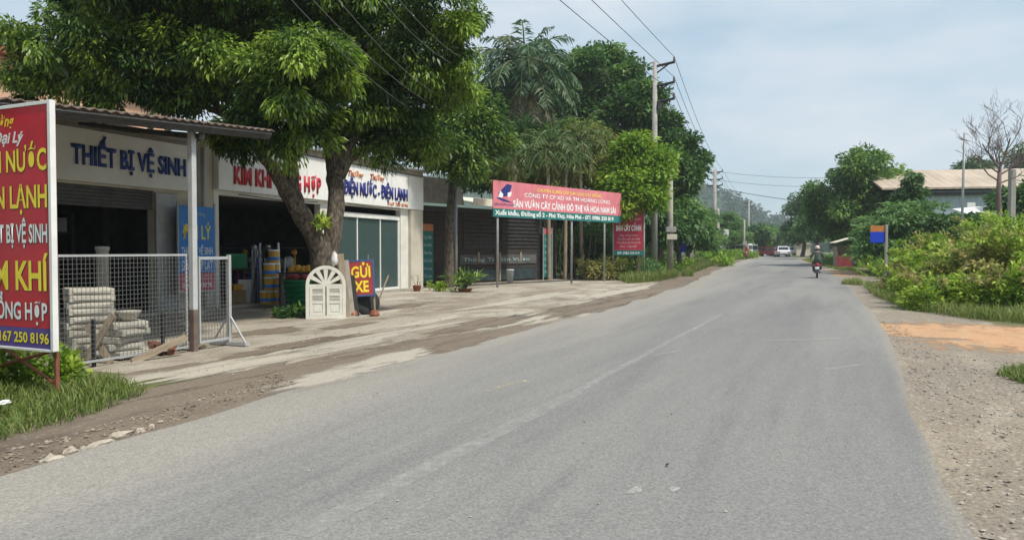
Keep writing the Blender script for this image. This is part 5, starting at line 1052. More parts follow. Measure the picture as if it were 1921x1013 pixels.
for i, (px, Y, r, h, m_) in enumerate(bushes):
    b_ = GY(px, Y); root = thing('wild_bush', bl_names[i], 'bush', b_, 0, 'wild bushes on the bank'); gq2 = np.random.default_rng(200+i)
    n = int(26*r*h) + 10; u = gq2.normal(size=(n,3)); u[:,2] = np.abs(u[:,2]); u /= np.linalg.norm(u, axis=1)[:,None]; q = gq2.uniform(0.55,1.05,n)[:,None]
    C = u*q*np.array([r, r, h*0.92]); foliage('foliage', MATS[m_], C, gq2.uniform(0.22,0.42,n), u, 95, 0.125, 0.06, root, (0,0,0), 0.25, 0.52, 0.3, 0.8, 0.4, 0.3, 300+i, 0.7)
    mb = MB()
    for k in range(10): mb.tube([(0,0,-0.1), tuple(C[k]*0.6), tuple(C[k]*1.08)], [0.03,0.018,0.008], 5)
    mb.build('stem', MATS['bark'], root)
    mb = MB(); cs = []; os_ = []
    for k in range(9):                               # arching shoots that break the outline
        a = gq2.uniform(0, 6.28); q0 = np.array([math.cos(a)*r*0.55, math.sin(a)*r*0.55, h*gq2.uniform(0.5,0.85)]); d = np.array([math.cos(a)*0.6, math.sin(a)*0.6, gq2.uniform(0.6,1.2)]); pts = [q0]
        for _ in range(7): d = d + np.array([0,0,-0.16]); q0 = q0 + d*gq2.uniform(0.09,0.15); pts.append(q0); cs.append(q0); os_.append(d/np.linalg.norm(d))
        mb.tube([tuple(q) for q in pts], [0.012-0.0012*j for j in range(len(pts))], 4, cap=False)
    mb.build('shoot', MATS['wood_pale'], root)
    foliage('shoot_leaves', MATS['leaf_olive' if m_ == 'leaf_bright' and i % 2 else 'leaf_bright'], cs, np.full(len(cs), 0.11), os_, 9, 0.13, 0.06, root, (0,0,0), 0.3, 0.6, 0.3, 0.8, 0.3, 0.3, 500+i, 0.6)

# ------------------------------------------------------------------ grass and ground cover
def inpoly(pts, poly):
    x, y = pts[:,0], pts[:,1]; r = np.zeros(len(pts), bool); n = len(poly); j = n-1
    for i in range(n):
        xi, yi = poly[i]; xj, yj = poly[j]; c = ((yi > y) != (yj > y)) & (x < (xj-xi)*(y-yi)/(yj-yi+1e-12)+xi); r ^= c; j = i
    return r
def scatter(poly, n, seed):
    P = np.array(poly); g2 = np.random.default_rng(seed); out_ = np.zeros((0,2))
    while len(out_) < n:
        q = g2.uniform(P.min(0), P.max(0), (n*3, 2)); out_ = np.vstack([out_, q[inpoly(q, poly)]])
    return out_[:n], g2
def gxy(px, py): v = G(px, py); return (v.x, v.y)
def grass(name, label, poly, n, h, w_, seed, m='grass', tint=0.45, lean=0.5, clumpy=0.0):
    P, g2 = scatter(poly, n, seed); z = np.array([gz(a, b_) for a, b_ in P])
    if clumpy:
        k = P[g2.integers(0, n, n//35)]; P = k[g2.integers(0, len(k), n)] + g2.normal(size=(n,2))*clumpy; z = np.array([gz(a, b_) for a, b_ in P])
    base = np.column_stack([P, z]); az = g2.uniform(0, 6.283, n); hh = h*g2.uniform(0.35, 1.2, n); ln = lean*g2.uniform(0.1, 1.3, n)
    d = np.column_stack([np.cos(az)*ln, np.sin(az)*ln, np.ones(n)]); d /= np.linalg.norm(d, axis=1)[:,None]
    sd = np.column_stack([-np.sin(az), np.cos(az), np.zeros(n)])*w_*g2.uniform(.6,1.3,n)[:,None]*0.5
    mid = base + d*hh[:,None]*0.55; tip = mid + (d + np.column_stack([np.cos(az)*ln*0.9, np.sin(az)*ln*0.9, -0.25*np.ones(n)]))*hh[:,None]*0.45
    v = np.stack([base-sd*0.6, base+sd*0.6, mid+sd, mid-sd, tip], 1).reshape(-1,3)
    o5 = np.arange(n)*5; f = np.concatenate([np.stack([o5,o5+1,o5+2,o5+3],1), np.stack([o5+3,o5+2,o5+4,o5+4],1)])
    t_ = np.clip(tint + g2.normal(size=n)*0.18, 0, 1)
    f2 = np.stack([o5+3, o5+2, o5+4], 1)
    me = bpy.data.meshes.new(name); me.from_pydata(v.tolist(), [], f[:n].tolist() + f2.tolist())
    a = me.attributes.new('tint', 'FLOAT', 'POINT'); a.data.foreach_set('value', np.repeat(t_, 5).astype(np.float32)); me.materials.append(MATS[m])
    o = bpy.data.objects.new(name, me); COL.objects.link(o); return tag(o, label, 'grass', kind='stuff')
def cover(name, label, poly, n, h, Ll, Wl, seed, m='leaf_bright', tint=0.45, per=26, rr=(0.14,0.3)):
    P, g2 = scatter(poly, n, seed); z = np.array([gz(a, b_) for a, b_ in P]) + h*g2.uniform(0.1,1.0,n)
    C = np.column_stack([P, z]); O = np.tile([0,0,1.0], (n,1))
    o = foliage(name, MATS[m], C, g2.uniform(*rr, n), O, per, Ll, Wl, None, (0,0,0), 0.1, tint, 0.25, 0.8, 0.3, 0.2, seed, 0.7); return tag(o, label, 'undergrowth', kind='stuff')
lg_poly = [(-4.4,5.2), gxy(-40,840), gxy(60,812), gxy(160,785), gxy(280,738), gxy(240,722), gxy(150,715), (-5.1,8.1), (-6.4,8.0), (-7.0,6.0)]
grass('grass', 'green roadside grass below the red billboard', lg_poly, 9000, 0.15, 0.010, 71, tint=0.45, lean=0.8)
grass('grass_clump', 'taller grass tufts at the tip of the roadside grass', [gxy(60,800), gxy(150,770), gxy(235,745), gxy(230,720), gxy(120,720)], 900, 0.20, 0.010, 72, tint=0.5, lean=0.6)
cover('undergrowth', 'leafy green creeper under the red billboard', [gxy(-60,790), gxy(-40,735), gxy(40,722), gxy(150,722), (-4.9,8.15), (-6.2,8.3), (-6.4,7.2)], 330, 0.42, 0.085, 0.06, 73, tint=0.5, per=40, rr=(0.12,0.22))
rp_ = [gxy(1612,530), gxy(1640,556), gxy(1700,581), gxy(1800,597), gxy(1925,608), gxy(2050,612), (18,18), (18,24), (15.5,28), (14.5,33)]
grass('grass_bank', 'green grass fringe in front of the wild bushes', rp_, 36000, 0.36, 0.014, 74, tint=0.52, lean=0.7)
cover('undergrowth_bank', 'low leafy undergrowth at the foot of the wild bushes', [gxy(1690,536), gxy(1720,550), gxy(1800,563), gxy(1925,573), gxy(2050,580), (18,19), (18,24), (16.0,27), (16.4,31)], 1300, 0.42, 0.10, 0.06, 75, tint=0.45, per=30, rr=(0.18,0.34))
grass('grass_far_verge', 'thin grass verge along the far side of the road', [gxy(1574,508), gxy(1506,489), gxy(1514,486), gxy(1600,500), gxy(1606,508)], 7000, 0.22, 0.04, 76, tint=0.5)
cover('undergrowth_far_verge', 'low bushes along the far verge beside the red kiosk', [(27.5,65), (33,80), (40,97), (43,97), (37,80), (30,65)], 90, 0.5, 0.3, 0.16, 77, tint=0.5, per=34, rr=(0.3,0.6), m='leaf_feather')
grass('grass_patch', 'small grass tuft on the gravel by the orange track', [gxy(1868,704), gxy(1930,690), gxy(1960,720), gxy(1921,722)], 900, 0.14, 0.012, 78, tint=0.4, lean=0.8)
grass('grass_left_verge', 'grass verge below the slim power pole and red information board', [gxy(1180,533), gxy(1240,528), gxy(1300,513), gxy(1345,496), gxy(1320,490), gxy(1270,492), (10.5,43), (6.5,41), (5.4,38.6)], 26000, 0.55, 0.022, 79, tint=0.5)
cover('undergrowth_left_verge', 'weedy green bank around the pole bases', [(5.9,40.2), (7.6,42.4), (10.2,47.5), (12.6,53), (15,61), (11,62), (8,48), (5.4,43)], 420, 0.5, 0.2, 0.08, 80, tint=0.3, per=30, rr=(0.25,0.5), m='leaf_bright')
cover('undergrowth_far_bank', 'green bank around the double armed pole', [(17.5,60), gxy(1350,492), gxy(1400,485), (33,100), (26,104), (20,75)], 420, 0.8, 0.4, 0.18, 81, tint=0.35, per=34, rr=(0.5,0.9), m='leaf_bright')
cover('undergrowth_behind', 'low growth covering the ground behind the shops', [(5.5,44), (12,62), (22,100), (10,110), (-8,60), (-3,46)], 600, 1.2, 0.6, 0.3, 82, tint=0.35, per=22, rr=(0.9,1.6), m='leaf_dark')
cover('undergrowth_field', 'rough growth covering the field before the grey shed', [(17.5,31), (19,24), (26,24), (40,50), (46,70), (42,78), (32,62), (21,44)], 900, 0.7, 0.4, 0.22, 83, tint=0.4, per=24, rr=(0.6,1.2), m='leaf_bright')

# ------------------------------------------------------------------ other things on the far side
SG = thing('roadside_sign', 'small blue roadside sign with an orange top on a grey post', 'sign', GY(1662, 29.0), R(-4))
MB().box(-0.60, -0.06, -0.012, 0.012, 1.80, 2.22).build('blue_panel', mat('sign_royal', (0.01,0.05,0.52), 0.5, 0.08, 2), SG, 0.004)
MB().box(-0.60, -0.06, -0.012, 0.012, 2.225, 2.46).build('orange_panel', mat('sign_orange', (0.48,0.18,0.05), 0.5, 0.08, 2), SG, 0.004)
MB().box(-0.05, 0.05, -0.05, 0.05, -0.2, 2.50).build('post', MATS['pole_conc'], SG, 0.01)
mb = MB(); mb.box(-0.6,-0.05,0.013,0.03,1.95,2.0); mb.box(-0.6,-0.05,0.013,0.03,2.3,2.35); mb.build('bracket', MATS['galv'], SG)
o = thing('roadside_board', 'plain blue board on a post in the grass before the layered tree', 'sign', GY(1278, 52), R(-15)); MB().box(-0.33,0.33,-0.015,0.015,1.35,2.1).build('blue_panel', MATS['sign_royal'], o); MB().box(-0.03,0.03,0.016,0.07,-0.2,2.0).build('post', MATS['galv'], o)
KI = thing('kiosk', 'small red fronted kiosk with a tilted pale roof beneath the round tree', 'kiosk', GY(1581, 59), R(-8))
MB().box(-0.8,0.8,-0.7,-0.64,0.0,1.15).build('counter', MATS['maroon'], KI); mb = MB(); mb.box(-0.8,-0.74,-0.64,0.8,0,2.0); mb.box(0.74,0.8,-0.64,0.8,0,2.2); mb.box(-0.74,0.74,0.74,0.8,0,2.1); mb.build('wall', MATS['wood_pale'], KI)
MB().box(-1.2,1.25,-1.1,1.0,0,0.07, M=Matrix.Translation((0,0,2.6)) @ Matrix.Rotation(R(-14),4,'Y')).build('roof', MATS['roof_pale'], KI); KI.scale = (0.72,)*3; KI.scale.z = 0.85
o = MB().tube([(0,0,-0.3),(0.1,0,7.3)], [0.07,0.05], 10).build('metal_pole', MATS['galv'], smooth=True, loc=GY(1802, 37)); tag(o, 'thin metal pole rising from the wild bushes', 'pole')
o = MB().box(-0.13,0.13,-0.13,0.13,-0.3,5.6).build('concrete_post', MATS['pole_conc'], bevel=0.02, loc=GY(1896, 38)); tag(o, 'square concrete post beside the bare tree', 'post')
SD = thing('shed_building', 'long grey shed with a wide tan roof behind the trees', 'shed', GY(1665, 60), R(-10))
MB().box(0.6, 26, 0, 12, 0, 6.1).build('wall', MATS['shed_wall'], SD)
mb = MB(); nq = 90; vs = []; fs = []
for i in range(nq+1):
    x = -0.6+27.6*i/nq; dz = 0.012*(1 if i % 2 else -1); vs += [(x,-0.5,6.35+dz),(x,6,8.35+dz),(x,13,6.15+dz),(x,-0.5,6.2+dz),(x,6,8.2+dz),(x,13,6.0+dz)]
for i in range(nq):
    a = 6*i; b_ = a+6; fs += [(a,b_,b_+1,a+1),(a+1,b_+1,b_+2,a+2),(a+3,a+4,b_+4,b_+3),(a+4,a+5,b_+5,b_+4),(a,a+3,b_+3,b_),(a+2,b_+2,b_+5,a+5)]
fs += [(0,1,4,3),(1,2,5,4)]; mb.add(vs, fs); mb.build('roof', MATS['roof_tan'], SD)
MB().box(0.0, 26.5, -0.3, -0.003, 5.75, 5.98).build('eave_beam', MATS['dark_steel'], SD)
o = MB(); o.box(-1.9,1.9,-0.06,0.06,0,0.42); o.box(-1.9,-1.3,-0.062,0.062,0.42,0.8); o = o.build('fabric_sheet', MATS['white_paint'], bevel=0.01, loc=at(1862, 401, 55)); tag(o, 'white sheet hung along the grey shed wall', 'sheet'); MB().box(-0.6,0.7,-0.066,0.066,0.02,0.40).build('blue_band', MATS['sign_blue'], o)
o = MB(); o.box(-1.7,1.7,-1.2,1.2,0,0.06, M=Matrix.Rotation(R(14),4,'X') @ Matrix.Rotation(R(-5),4,'Y')); o = o.build('tin_roof', MATS['white_paint'], loc=at(1860, 392, 50)); o.location = at(1858, 396, 47); tag(o, 'pale tin lean-to roof below the grey shed wall', 'roof'); mb = MB()
for sx in (-1.5,1.5):
    for sy in (-1,1): mb.box(sx-0.05,sx+0.05,sy-0.05,sy+0.05,-o.location.z-0.1+gz(30,47),-0.25)
mb.build('leg', MATS['galv'], o)
# small buildings and signs far along the left
RB = thing('small_house', 'small maroon fronted house with a pale sill beyond the layered tree', 'house', GY(1327, 112), R(10)); MB().box(-2.6,1.6,0,4,0,3.0).build('wall', MATS['wall_cream'], RB); MB().box(-1.0,1.2,-0.04,-0.003,0.9,2.6).build('shutter', MATS['maroon'], RB)
MB().prism([(-3,3.0),(2,3.0),(1.2,4.1),(-2.2,4.1)], -0.4, 4.4).build('roof', MATS['grey_paint'], RB)
HB = thing('small_house', 'pale gabled house behind the white parked van', 'house', GY(1362, 132), R(12)); MB().box(-2.2,2.4,0,5,0,2.6).build('wall', MATS['wall_cream'], HB); MB().prism([(-2.6,2.6),(2.8,2.6),(0.1,4.6)], -0.3, 5.2).build('roof', MATS['grey_paint'], HB)
YS = thing('roadside_board', 'small yellow board on a post near the far thin pole', 'sign', GY(1382, 112), R(-10)); MB().box(-0.35,0.35,-0.02,0.02,2.6,3.6).build('yellow_panel', MATS['ink_yellow'], YS); MB().box(-0.04,0.04,0.021,0.08,-0.2,3.5).build('post', MATS['galv'], YS)
HC = thing('small_house', 'low beige house hidden by trees at the far road end', 'house', GY(1505, 135), R(-6)); MB().box(-1.0,1.4,0,3,0,2.0).build('wall', MATS['wall_cream'], HC); MB().prism([(-1.3,2.0),(1.7,2.0),(0.2,2.7)], -0.3, 3.2).build('roof', MATS['roof_tan'], HC)
o = MB().lathe([(0.22,0),(0.24,0.1),(0.24,0.5),(0.15,0.7),(0.0,0.75)], 12).build('marker_stone', MATS['white_paint'], smooth=True, loc=GY(1353, 90)); tag(o, 'white painted marker stone at the double armed pole foot', 'stone')
# broken concrete lumps and stones
mat('stone_lump', (0.42,0.37,0.30), 0.95, 0.25, 7, bump=0.6, bscale=30, dirt=0.5, dirtcol=(0.2,0.165,0.125))
g = random.Random(12)
def rock(pos, sx, sy, sz, label, group, m='stone_lump', cat='stone', name='concrete_lump'):
    bm = bmesh.new(); bmesh.ops.create_icosphere(bm, subdivisions=2, radius=1)
    for v in bm.verts:
        k = 1 + 0.30*math.sin(v.co.x*4.1+pos.x*9)*math.cos(v.co.y*3.7+pos.y*7) + 0.15*math.sin(v.co.x*9+v.co.y*7+pos.x*30) + g.uniform(-.10,.10); v.co = Vector((v.co.x*sx*k, v.co.y*sy*k, max(v.co.z*sz*k, -sz*0.4)))
    me = bpy.data.meshes.new(name); bm.to_mesh(me); bm.free(); me.materials.append(MATS[m]); o = bpy.data.objects.new(name, me); COL.objects.link(o); o.location = pos; o.rotation_euler = (0,0,FA+g.uniform(-.3,.3)); return tag(o, label, cat, group)
for i, (px, py, sx, lab) in enumerate([(95,863,.085,'pale concrete lump at the road edge, nearest the frame side'), (133,848,.065,'rounded pale lump beside the road edge row'), (190,835,.12,'long flat concrete lump in the road edge row'), (228,817,.105,'broad flat concrete lump in the road edge row'), (264,811,.05,'small lump at the far end of the road edge row'), (156,846,.03,'tiny stone lying between two pale lumps'), (285,804,.035,'last small stone of the road edge row')]):
    p = G(px, py); rock(Vector((p.x,p.y,0.008)), sx, sx*(0.35 if sx > .1 else 0.5), 0.032, lab, 'pale lumps along the road edge')
rock(Vector((*GY(1252, 5.0)[:2], 0.02)), .02, .01, .006, 'small dark dropping on the asphalt', None, 'black_tar', 'litter', 'litter').location = G(1252, 876) + Vector((0,0,0.022))
p = G(8, 775); rock(Vector((p.x, p.y, 0.10)), 0.06, 0.035, 0.02, 'scrap of white litter in the grass', None, 'plastic_white', 'litter', 'litter')
def pebbles(name, label, poly, n, smin, smax, seed, m):
    P, g2 = scatter(poly, n, seed); V = []; Fc = []
    base = np.array([(1,0,0),(0,1,0),(-1,0,0),(0,-1,0),(0,0,1),(0,0,-1)], float); fb = [(0,1,4),(1,2,4),(2,3,4),(3,0,4),(1,0,5),(2,1,5),(3,2,5),(0,3,5)]
    for i, (x, y) in enumerate(P):
        s_ = smin*(smax/smin)**(g2.uniform()**2.6); v = base*np.array([s_*g2.uniform(.7,1.3), s_*g2.uniform(.5,1), s_*0.45]) + g2.normal(size=(6,3))*s_*0.18; a = g2.uniform(0,6.28); c, s2 = math.cos(a), math.sin(a)
        v = np.column_stack([v[:,0]*c-v[:,1]*s2, v[:,0]*s2+v[:,1]*c, v[:,2]]) + np.array([x, y, gz(x,y)+0.012]); o_ = len(V); V += v.tolist(); Fc += [tuple(q+o_ for q in f) for f in fb]
    me = bpy.data.meshes.new(name); me.from_pydata(V, [], Fc); me.materials.append(MATS[m]); o = bpy.data.objects.new(name, me); COL.objects.link(o); return tag(o, label, 'gravel', kind='stuff')
mat('stone_mix', (0.34,0.30,0.25), 0.9, 0.35, 2.2); mat('stone_brown', (0.26,0.21,0.16), 0.9, 0.5, 2.5)
pebbles('gravel', 'loose stones on the gravel verge', [gxy(1650,600), gxy(1700,690), gxy(1755,820), gxy(1825,1013), (3.6,3.0), (7.5,4.5), gxy(2100,720), gxy(1990,690), gxy(1760,665), gxy(1690,610)], 5200, 0.005, 0.024, 91, 'stone_mix')
pebbles('mud_stones', 'loose stones on the muddy verge', [gxy(0,850), gxy(0,890), gxy(260,815), gxy(420,762), gxy(560,722), gxy(520,700), gxy(300,770)], 900, 0.006, 0.028, 92, 'stone_brown')
pebbles('forecourt_stones', 'small stones scattered on the forecourt', [gxy(200,720), gxy(560,700), gxy(900,600), gxy(1200,550), gxy(1000,540), gxy(700,570), gxy(480,640)], 900, 0.006, 0.026, 93, 'stone_mix')

pebbles('road_grit', 'tiny grit and scraps scattered on the asphalt', [gxy(200,1000), gxy(700,720), gxy(1250,600), gxy(1560,600), gxy(1700,800), gxy(1760,1000)], 420, 0.004, 0.014, 94, 'stone_mix')
# ------------------------------------------------------------------ motorbikes and riders
mat('bike_dark', (0.10,0.105,0.11), 0.4, 0.15, 5); mat('bike_silver', (0.40,0.41,0.42), 0.35, 0.08, 5, metal=0.5); mat('tail_red', (0.30,0.02,0.025), 0.25, 0.05, 5)
mat('skin', (0.36,0.21,0.14), 0.55, 0.06, 5); mat('jacket_green', (0.075,0.095,0.085), 0.85, 0.15, 6); mat('trousers', (0.05,0.052,0.06), 0.85, 0.12, 6); mat('jacket_red', (0.45,0.02,0.04), 0.8, 0.12, 6); mat('helmet_pale', (0.62,0.50,0.45), 0.35, 0.05, 5); mat('helmet_red', (0.5,0.03,0.05), 0.3, 0.05, 5)
def scooter(name, label, loc, rz, bodym):
    r = thing(name, label, 'motorbike', loc, rz)
    for y in (-0.62, 0.62):
        wh = MB().lathe([(0.21,-0.045),(0.26,-0.05),(0.285,-0.03),(0.29,0),(0.285,0.03),(0.26,0.05),(0.21,0.045)], 24, (0,0,0), axis='x').build('wheel', MATS['rubber'], r, smooth=True, loc=(0,y,0.29))
        rm = MB().lathe([(0.03,-0.05),(0.05,-0.02),(0.20,-0.02),(0.21,-0.03),(0.21,0.03),(0.20,0.02),(0.05,0.02),(0.03,0.05)], 18, axis='x').build('rim', MATS['bike_silver'], wh, smooth=True)
    # body: lofted cross sections front to back
    secs = [(-0.98,0.74,0.05,0.03),(-0.88,0.70,0.13,0.10),(-0.62,0.66,0.17,0.15),(-0.30,0.60,0.16,0.17),(-0.05,0.46,0.13,0.13),(0.15,0.38,0.12,0.08),(0.36,0.48,0.13,0.12)]
    mb = MB(); vs = []; n = 12
    for y, z, wx, hz in secs:
        for k in range(n): a = 2*math.pi*k/n; vs.append((wx*math.cos(a), y, z+hz*math.sin(a)))
    fs = [(i*n+k, i*n+(k+1) % n, (i+1)*n+(k+1) % n, (i+1)*n+k) for i in range(len(secs)-1) for k in range(n)] + [tuple(range(n)), tuple((len(secs)-1)*n+k for k in range(n))]
    mb.add(vs, fs); mb.build('body', MATS[bodym], r, smooth=True)
    mb = MB(); mb.prism([(-0.17,0),(0.17,0),(0.20,0.35),(0.12,0.52),(-0.12,0.52),(-0.20,0.35)], -0.03, 0.05, M=Matrix.Translation((0,0.42,0.45)) @ Matrix.Rotation(R(16),4,'X')); mb.build('leg_shield', MATS[bodym], r, 0.02)
    vs = []; se = [(-0.80,0.84,0.10,0.035),(-0.62,0.83,0.14,0.05),(-0.30,0.80,0.13,0.05),(-0.02,0.77,0.09,0.04)]; mb = MB()
    for y, z, wx, hz in se:
        for k in range(n): a = 2*math.pi*k/n; vs.append((wx*math.cos(a), y, z+hz*math.sin(a)))
    mb.add(vs, [(i*n+k, i*n+(k+1) % n, (i+1)*n+(k+1) % n, (i+1)*n+k) for i in range(3) for k in range(n)] + [tuple(range(n)), tuple(3*n+k for k in range(n))]); mb.build('seat', MATS['rubber'], r, smooth=True)
    mb = MB(); mb.tube([(-0.34,0.34,1.02),(-0.16,0.42,1.0),(0,0.44,0.97),(0.16,0.42,1.0),(0.34,0.34,1.02)], 0.016, 8); mb.tube([(0,0.44,0.97),(0,0.50,0.62),(0.0,0.62,0.29)], 0.03, 8); mb.build('handlebar', MATS['bike_dark'], r, smooth=True)
    for sx in (-1,1):
        mi = MB().lathe([(0.0,-0.012),(0.05,-0.010),(0.058,0),(0.05,0.008),(0.0,0.01)], 14, axis='y').build('mirror', MATS['bike_dark'], r, smooth=True, loc=(sx*0.34,0.40,1.20)); MB().tube([(0,0,-0.05),(-sx*0.06,0,-0.18)], 0.007, 5).build('mirror_stem', MATS['bike_dark'], mi)
    MB().lathe([(0.0,-0.04),(0.08,-0.03),(0.10,0),(0.08,0.02)], 14, axis='y').build('tail_light', MATS['tail_red'], r, smooth=True, loc=(0,-0.95,0.74))
    for sx in (-1,1): MB().lathe([(0.0,-0.03),(0.04,-0.02),(0.045,0.02)], 10, axis='y').build('indicator', MATS['tail_red'], r, smooth=True, loc=(sx*0.18,-0.93,0.72))
    MB().box(-0.095,0.095,-0.008,0.008,0,0.14, M=Matrix.Translation((0,-0.99,0.50)) @ Matrix.Rotation(R(-14),4,'X')).build('number_plate', MATS['plastic_white'], r)
    mb = MB(); mb.prism([(-0.10,0.30),(0.10,0.30),(0.12,0.52),(-0.12,0.52)], -0.95, -0.90); mb.build('mudguard', MATS['bike_dark'], r)
    mb = MB(); mb.tube([(0.17,-0.1,0.30),(0.19,-0.55,0.34),(0.19,-0.86,0.42)], [0.03,0.05,0.055], 10); mb.build('exhaust', MATS['bike_silver'], r, smooth=True)
    mb = MB(); mb.tube([(0.11,-0.62,0.29),(0.12,-0.2,0.33)], 0.035, 8); mb.tube([(-0.11,-0.62,0.29),(-0.12,-0.2,0.33)], 0.035, 8); mb.tube([(-0.13,-0.45,0.62),(-0.12,-0.6,0.32)], 0.035, 8); mb.build('swing_arm', MATS['bike_dark'], r)
    MB().lathe([(0.0,0.05),(0.06,0.04),(0.08,0.0),(0.06,-0.02)], 12, axis='y').build('headlight', MATS['plastic_white'], r, smooth=True, loc=(0,0.54,0.92))
    return r
def rider(label, loc, rz, jacket, helmet):
    J = {}; bm = bmesh.new(); sk = bm.verts.layers.skin.verify()
    def v(n_, p, rr): q = bm.verts.new(p); q[sk].radius = rr if isinstance(rr, tuple) else (rr, rr); J[n_] = q; return q
    def e(a, b_): bm.edges.new((J[a], J[b_]))
    v('pelvis',(0,-0.34,0.94),(0.165,0.12)); v('belly',(0,-0.33,1.08),(0.150,0.11)); v('chest',(0,-0.29,1.27),(0.175,0.12)); v('collar',(0,-0.26,1.40),(0.09,0.08)); v('neck',(0,-0.24,1.47),0.055); v('jaw',(0,-0.20,1.54),(0.07,0.08)); v('head',(0,-0.20,1.63),(0.085,0.10)); v('crown',(0,-0.21,1.70),0.06)
    for a, b_ in zip(['pelvis','belly','chest','collar','neck','jaw','head'], ['belly','chest','collar','neck','jaw','head','crown']): e(a, b_)
    v('nose',(0,-0.085,1.60),0.014); e('head','nose')
    for s_, t_ in ((-1,'l'),(1,'r')):
        v('sh'+t_,(s_*0.20,-0.27,1.36),0.072); v('el'+t_,(s_*0.31,-0.04,1.14),0.050); v('wr'+t_,(s_*0.335,0.22,1.05),0.032); v('pa'+t_,(s_*0.335,0.30,1.045),(0.038,0.02))
        e('collar','sh'+t_); e('sh'+t_,'el'+t_); e('el'+t_,'wr'+t_); e('wr'+t_,'pa'+t_)
        for k in range(4): v(f'f{k}a'+t_,(s_*(0.303+0.022*k),0.355+0.004*(k%2),1.048),0.010); v(f'f{k}b'+t_,(s_*(0.303+0.022*k),0.365,1.008),0.009); e('pa'+t_,f'f{k}a'+t_); e(f'f{k}a'+t_,f'f{k}b'+t_)
        v('th'+t_,(s_*0.285,0.30,1.015),0.010); v('tp'+t_,(s_*0.28,0.345,1.0),0.008); e('pa'+t_,'th'+t_); e('th'+t_,'tp'+t_)
        v('hp'+t_,(s_*0.11,-0.32,0.90),0.10); v('kn'+t_,(s_*0.21,0.10,0.80),0.065); v('an'+t_,(s_*0.19,0.06,0.40),0.042); v('to'+t_,(s_*0.20,0.22,0.35),(0.045,0.03))
        e('pelvis','hp'+t_); e('hp'+t_,'kn'+t_); e('kn'+t_,'an'+t_); e('an'+t_,'to'+t_)
    J['pelvis'][sk].use_root = True
    me = bpy.data.meshes.new('person'); bm.to_mesh(me); bm.free(); o = bpy.data.objects.new('tmp', me); COL.objects.link(o); o.modifiers.new('s','SKIN'); sb = o.modifiers.new('ss','SUBSURF'); sb.levels = 2; sb.render_levels = 2
    m2 = bpy.data.meshes.new_from_object(o.evaluated_get(bpy.context.evaluated_depsgraph_get())); bpy.data.objects.remove(o)
    m2.materials.clear()
    for q in (jacket, 'skin', 'trousers'): m2.materials.append(MATS[q])
    for p in m2.polygons:
        c = p.center; p.material_index = 1 if (c.z > 1.44 or (c.y > 0.215 and c.z > 0.95)) else (2 if c.z < 0.93 and not (c.z > 0.9 and c.y < -0.3) else 0); p.use_smooth = True
    P = bpy.data.objects.new('person', m2); COL.objects.link(P); P.location = loc; P.rotation_euler = (0,0,rz); tag(P, label, 'person')
    MB().lathe([(0.118,0),(0.132,0.05),(0.130,0.11),(0.10,0.17),(0.05,0.20),(0.0,0.205)], 20, (0,-0.20,1.575)).build('helmet', MATS[helmet], P, smooth=True)
    for sx in (-1,1): MB().lathe([(0.0,-0.01),(0.012,-0.006),(0.0,0.01)], 8, (sx*0.035,-0.105,1.63)).build('eye', MATS['ink_black'], P)
    MB().box(-0.03,0.03,-0.112,-0.10,1.553,1.562).build('mouth', MATS['maroon'], P)
    MB().lathe([(0.10,0.0),(0.115,0.04),(0.11,0.09)], 14, (0,-0.215,1.50)).build('hair', MATS['ink_black'], P, smooth=True)
    return P
mp1 = GY(1533, 41.0); hd = -R(22)
scooter('scooter', 'dark scooter with a white plate and red tail lamps ridden away along the lane', mp1, hd, 'bike_dark'); rider('person riding the nearer dark scooter, dark jacket and pale helmet', mp1, hd, 'jacket_green', 'helmet_pale')
mp2 = GY(1400, 98.0); scooter('scooter', 'red scooter far off at the other side of the road', mp2, R(180)-R(17), 'jacket_red'); rider('person in red jacket and red helmet riding the far red scooter', mp2, R(180)-R(17), 'jacket_red', 'helmet_red')

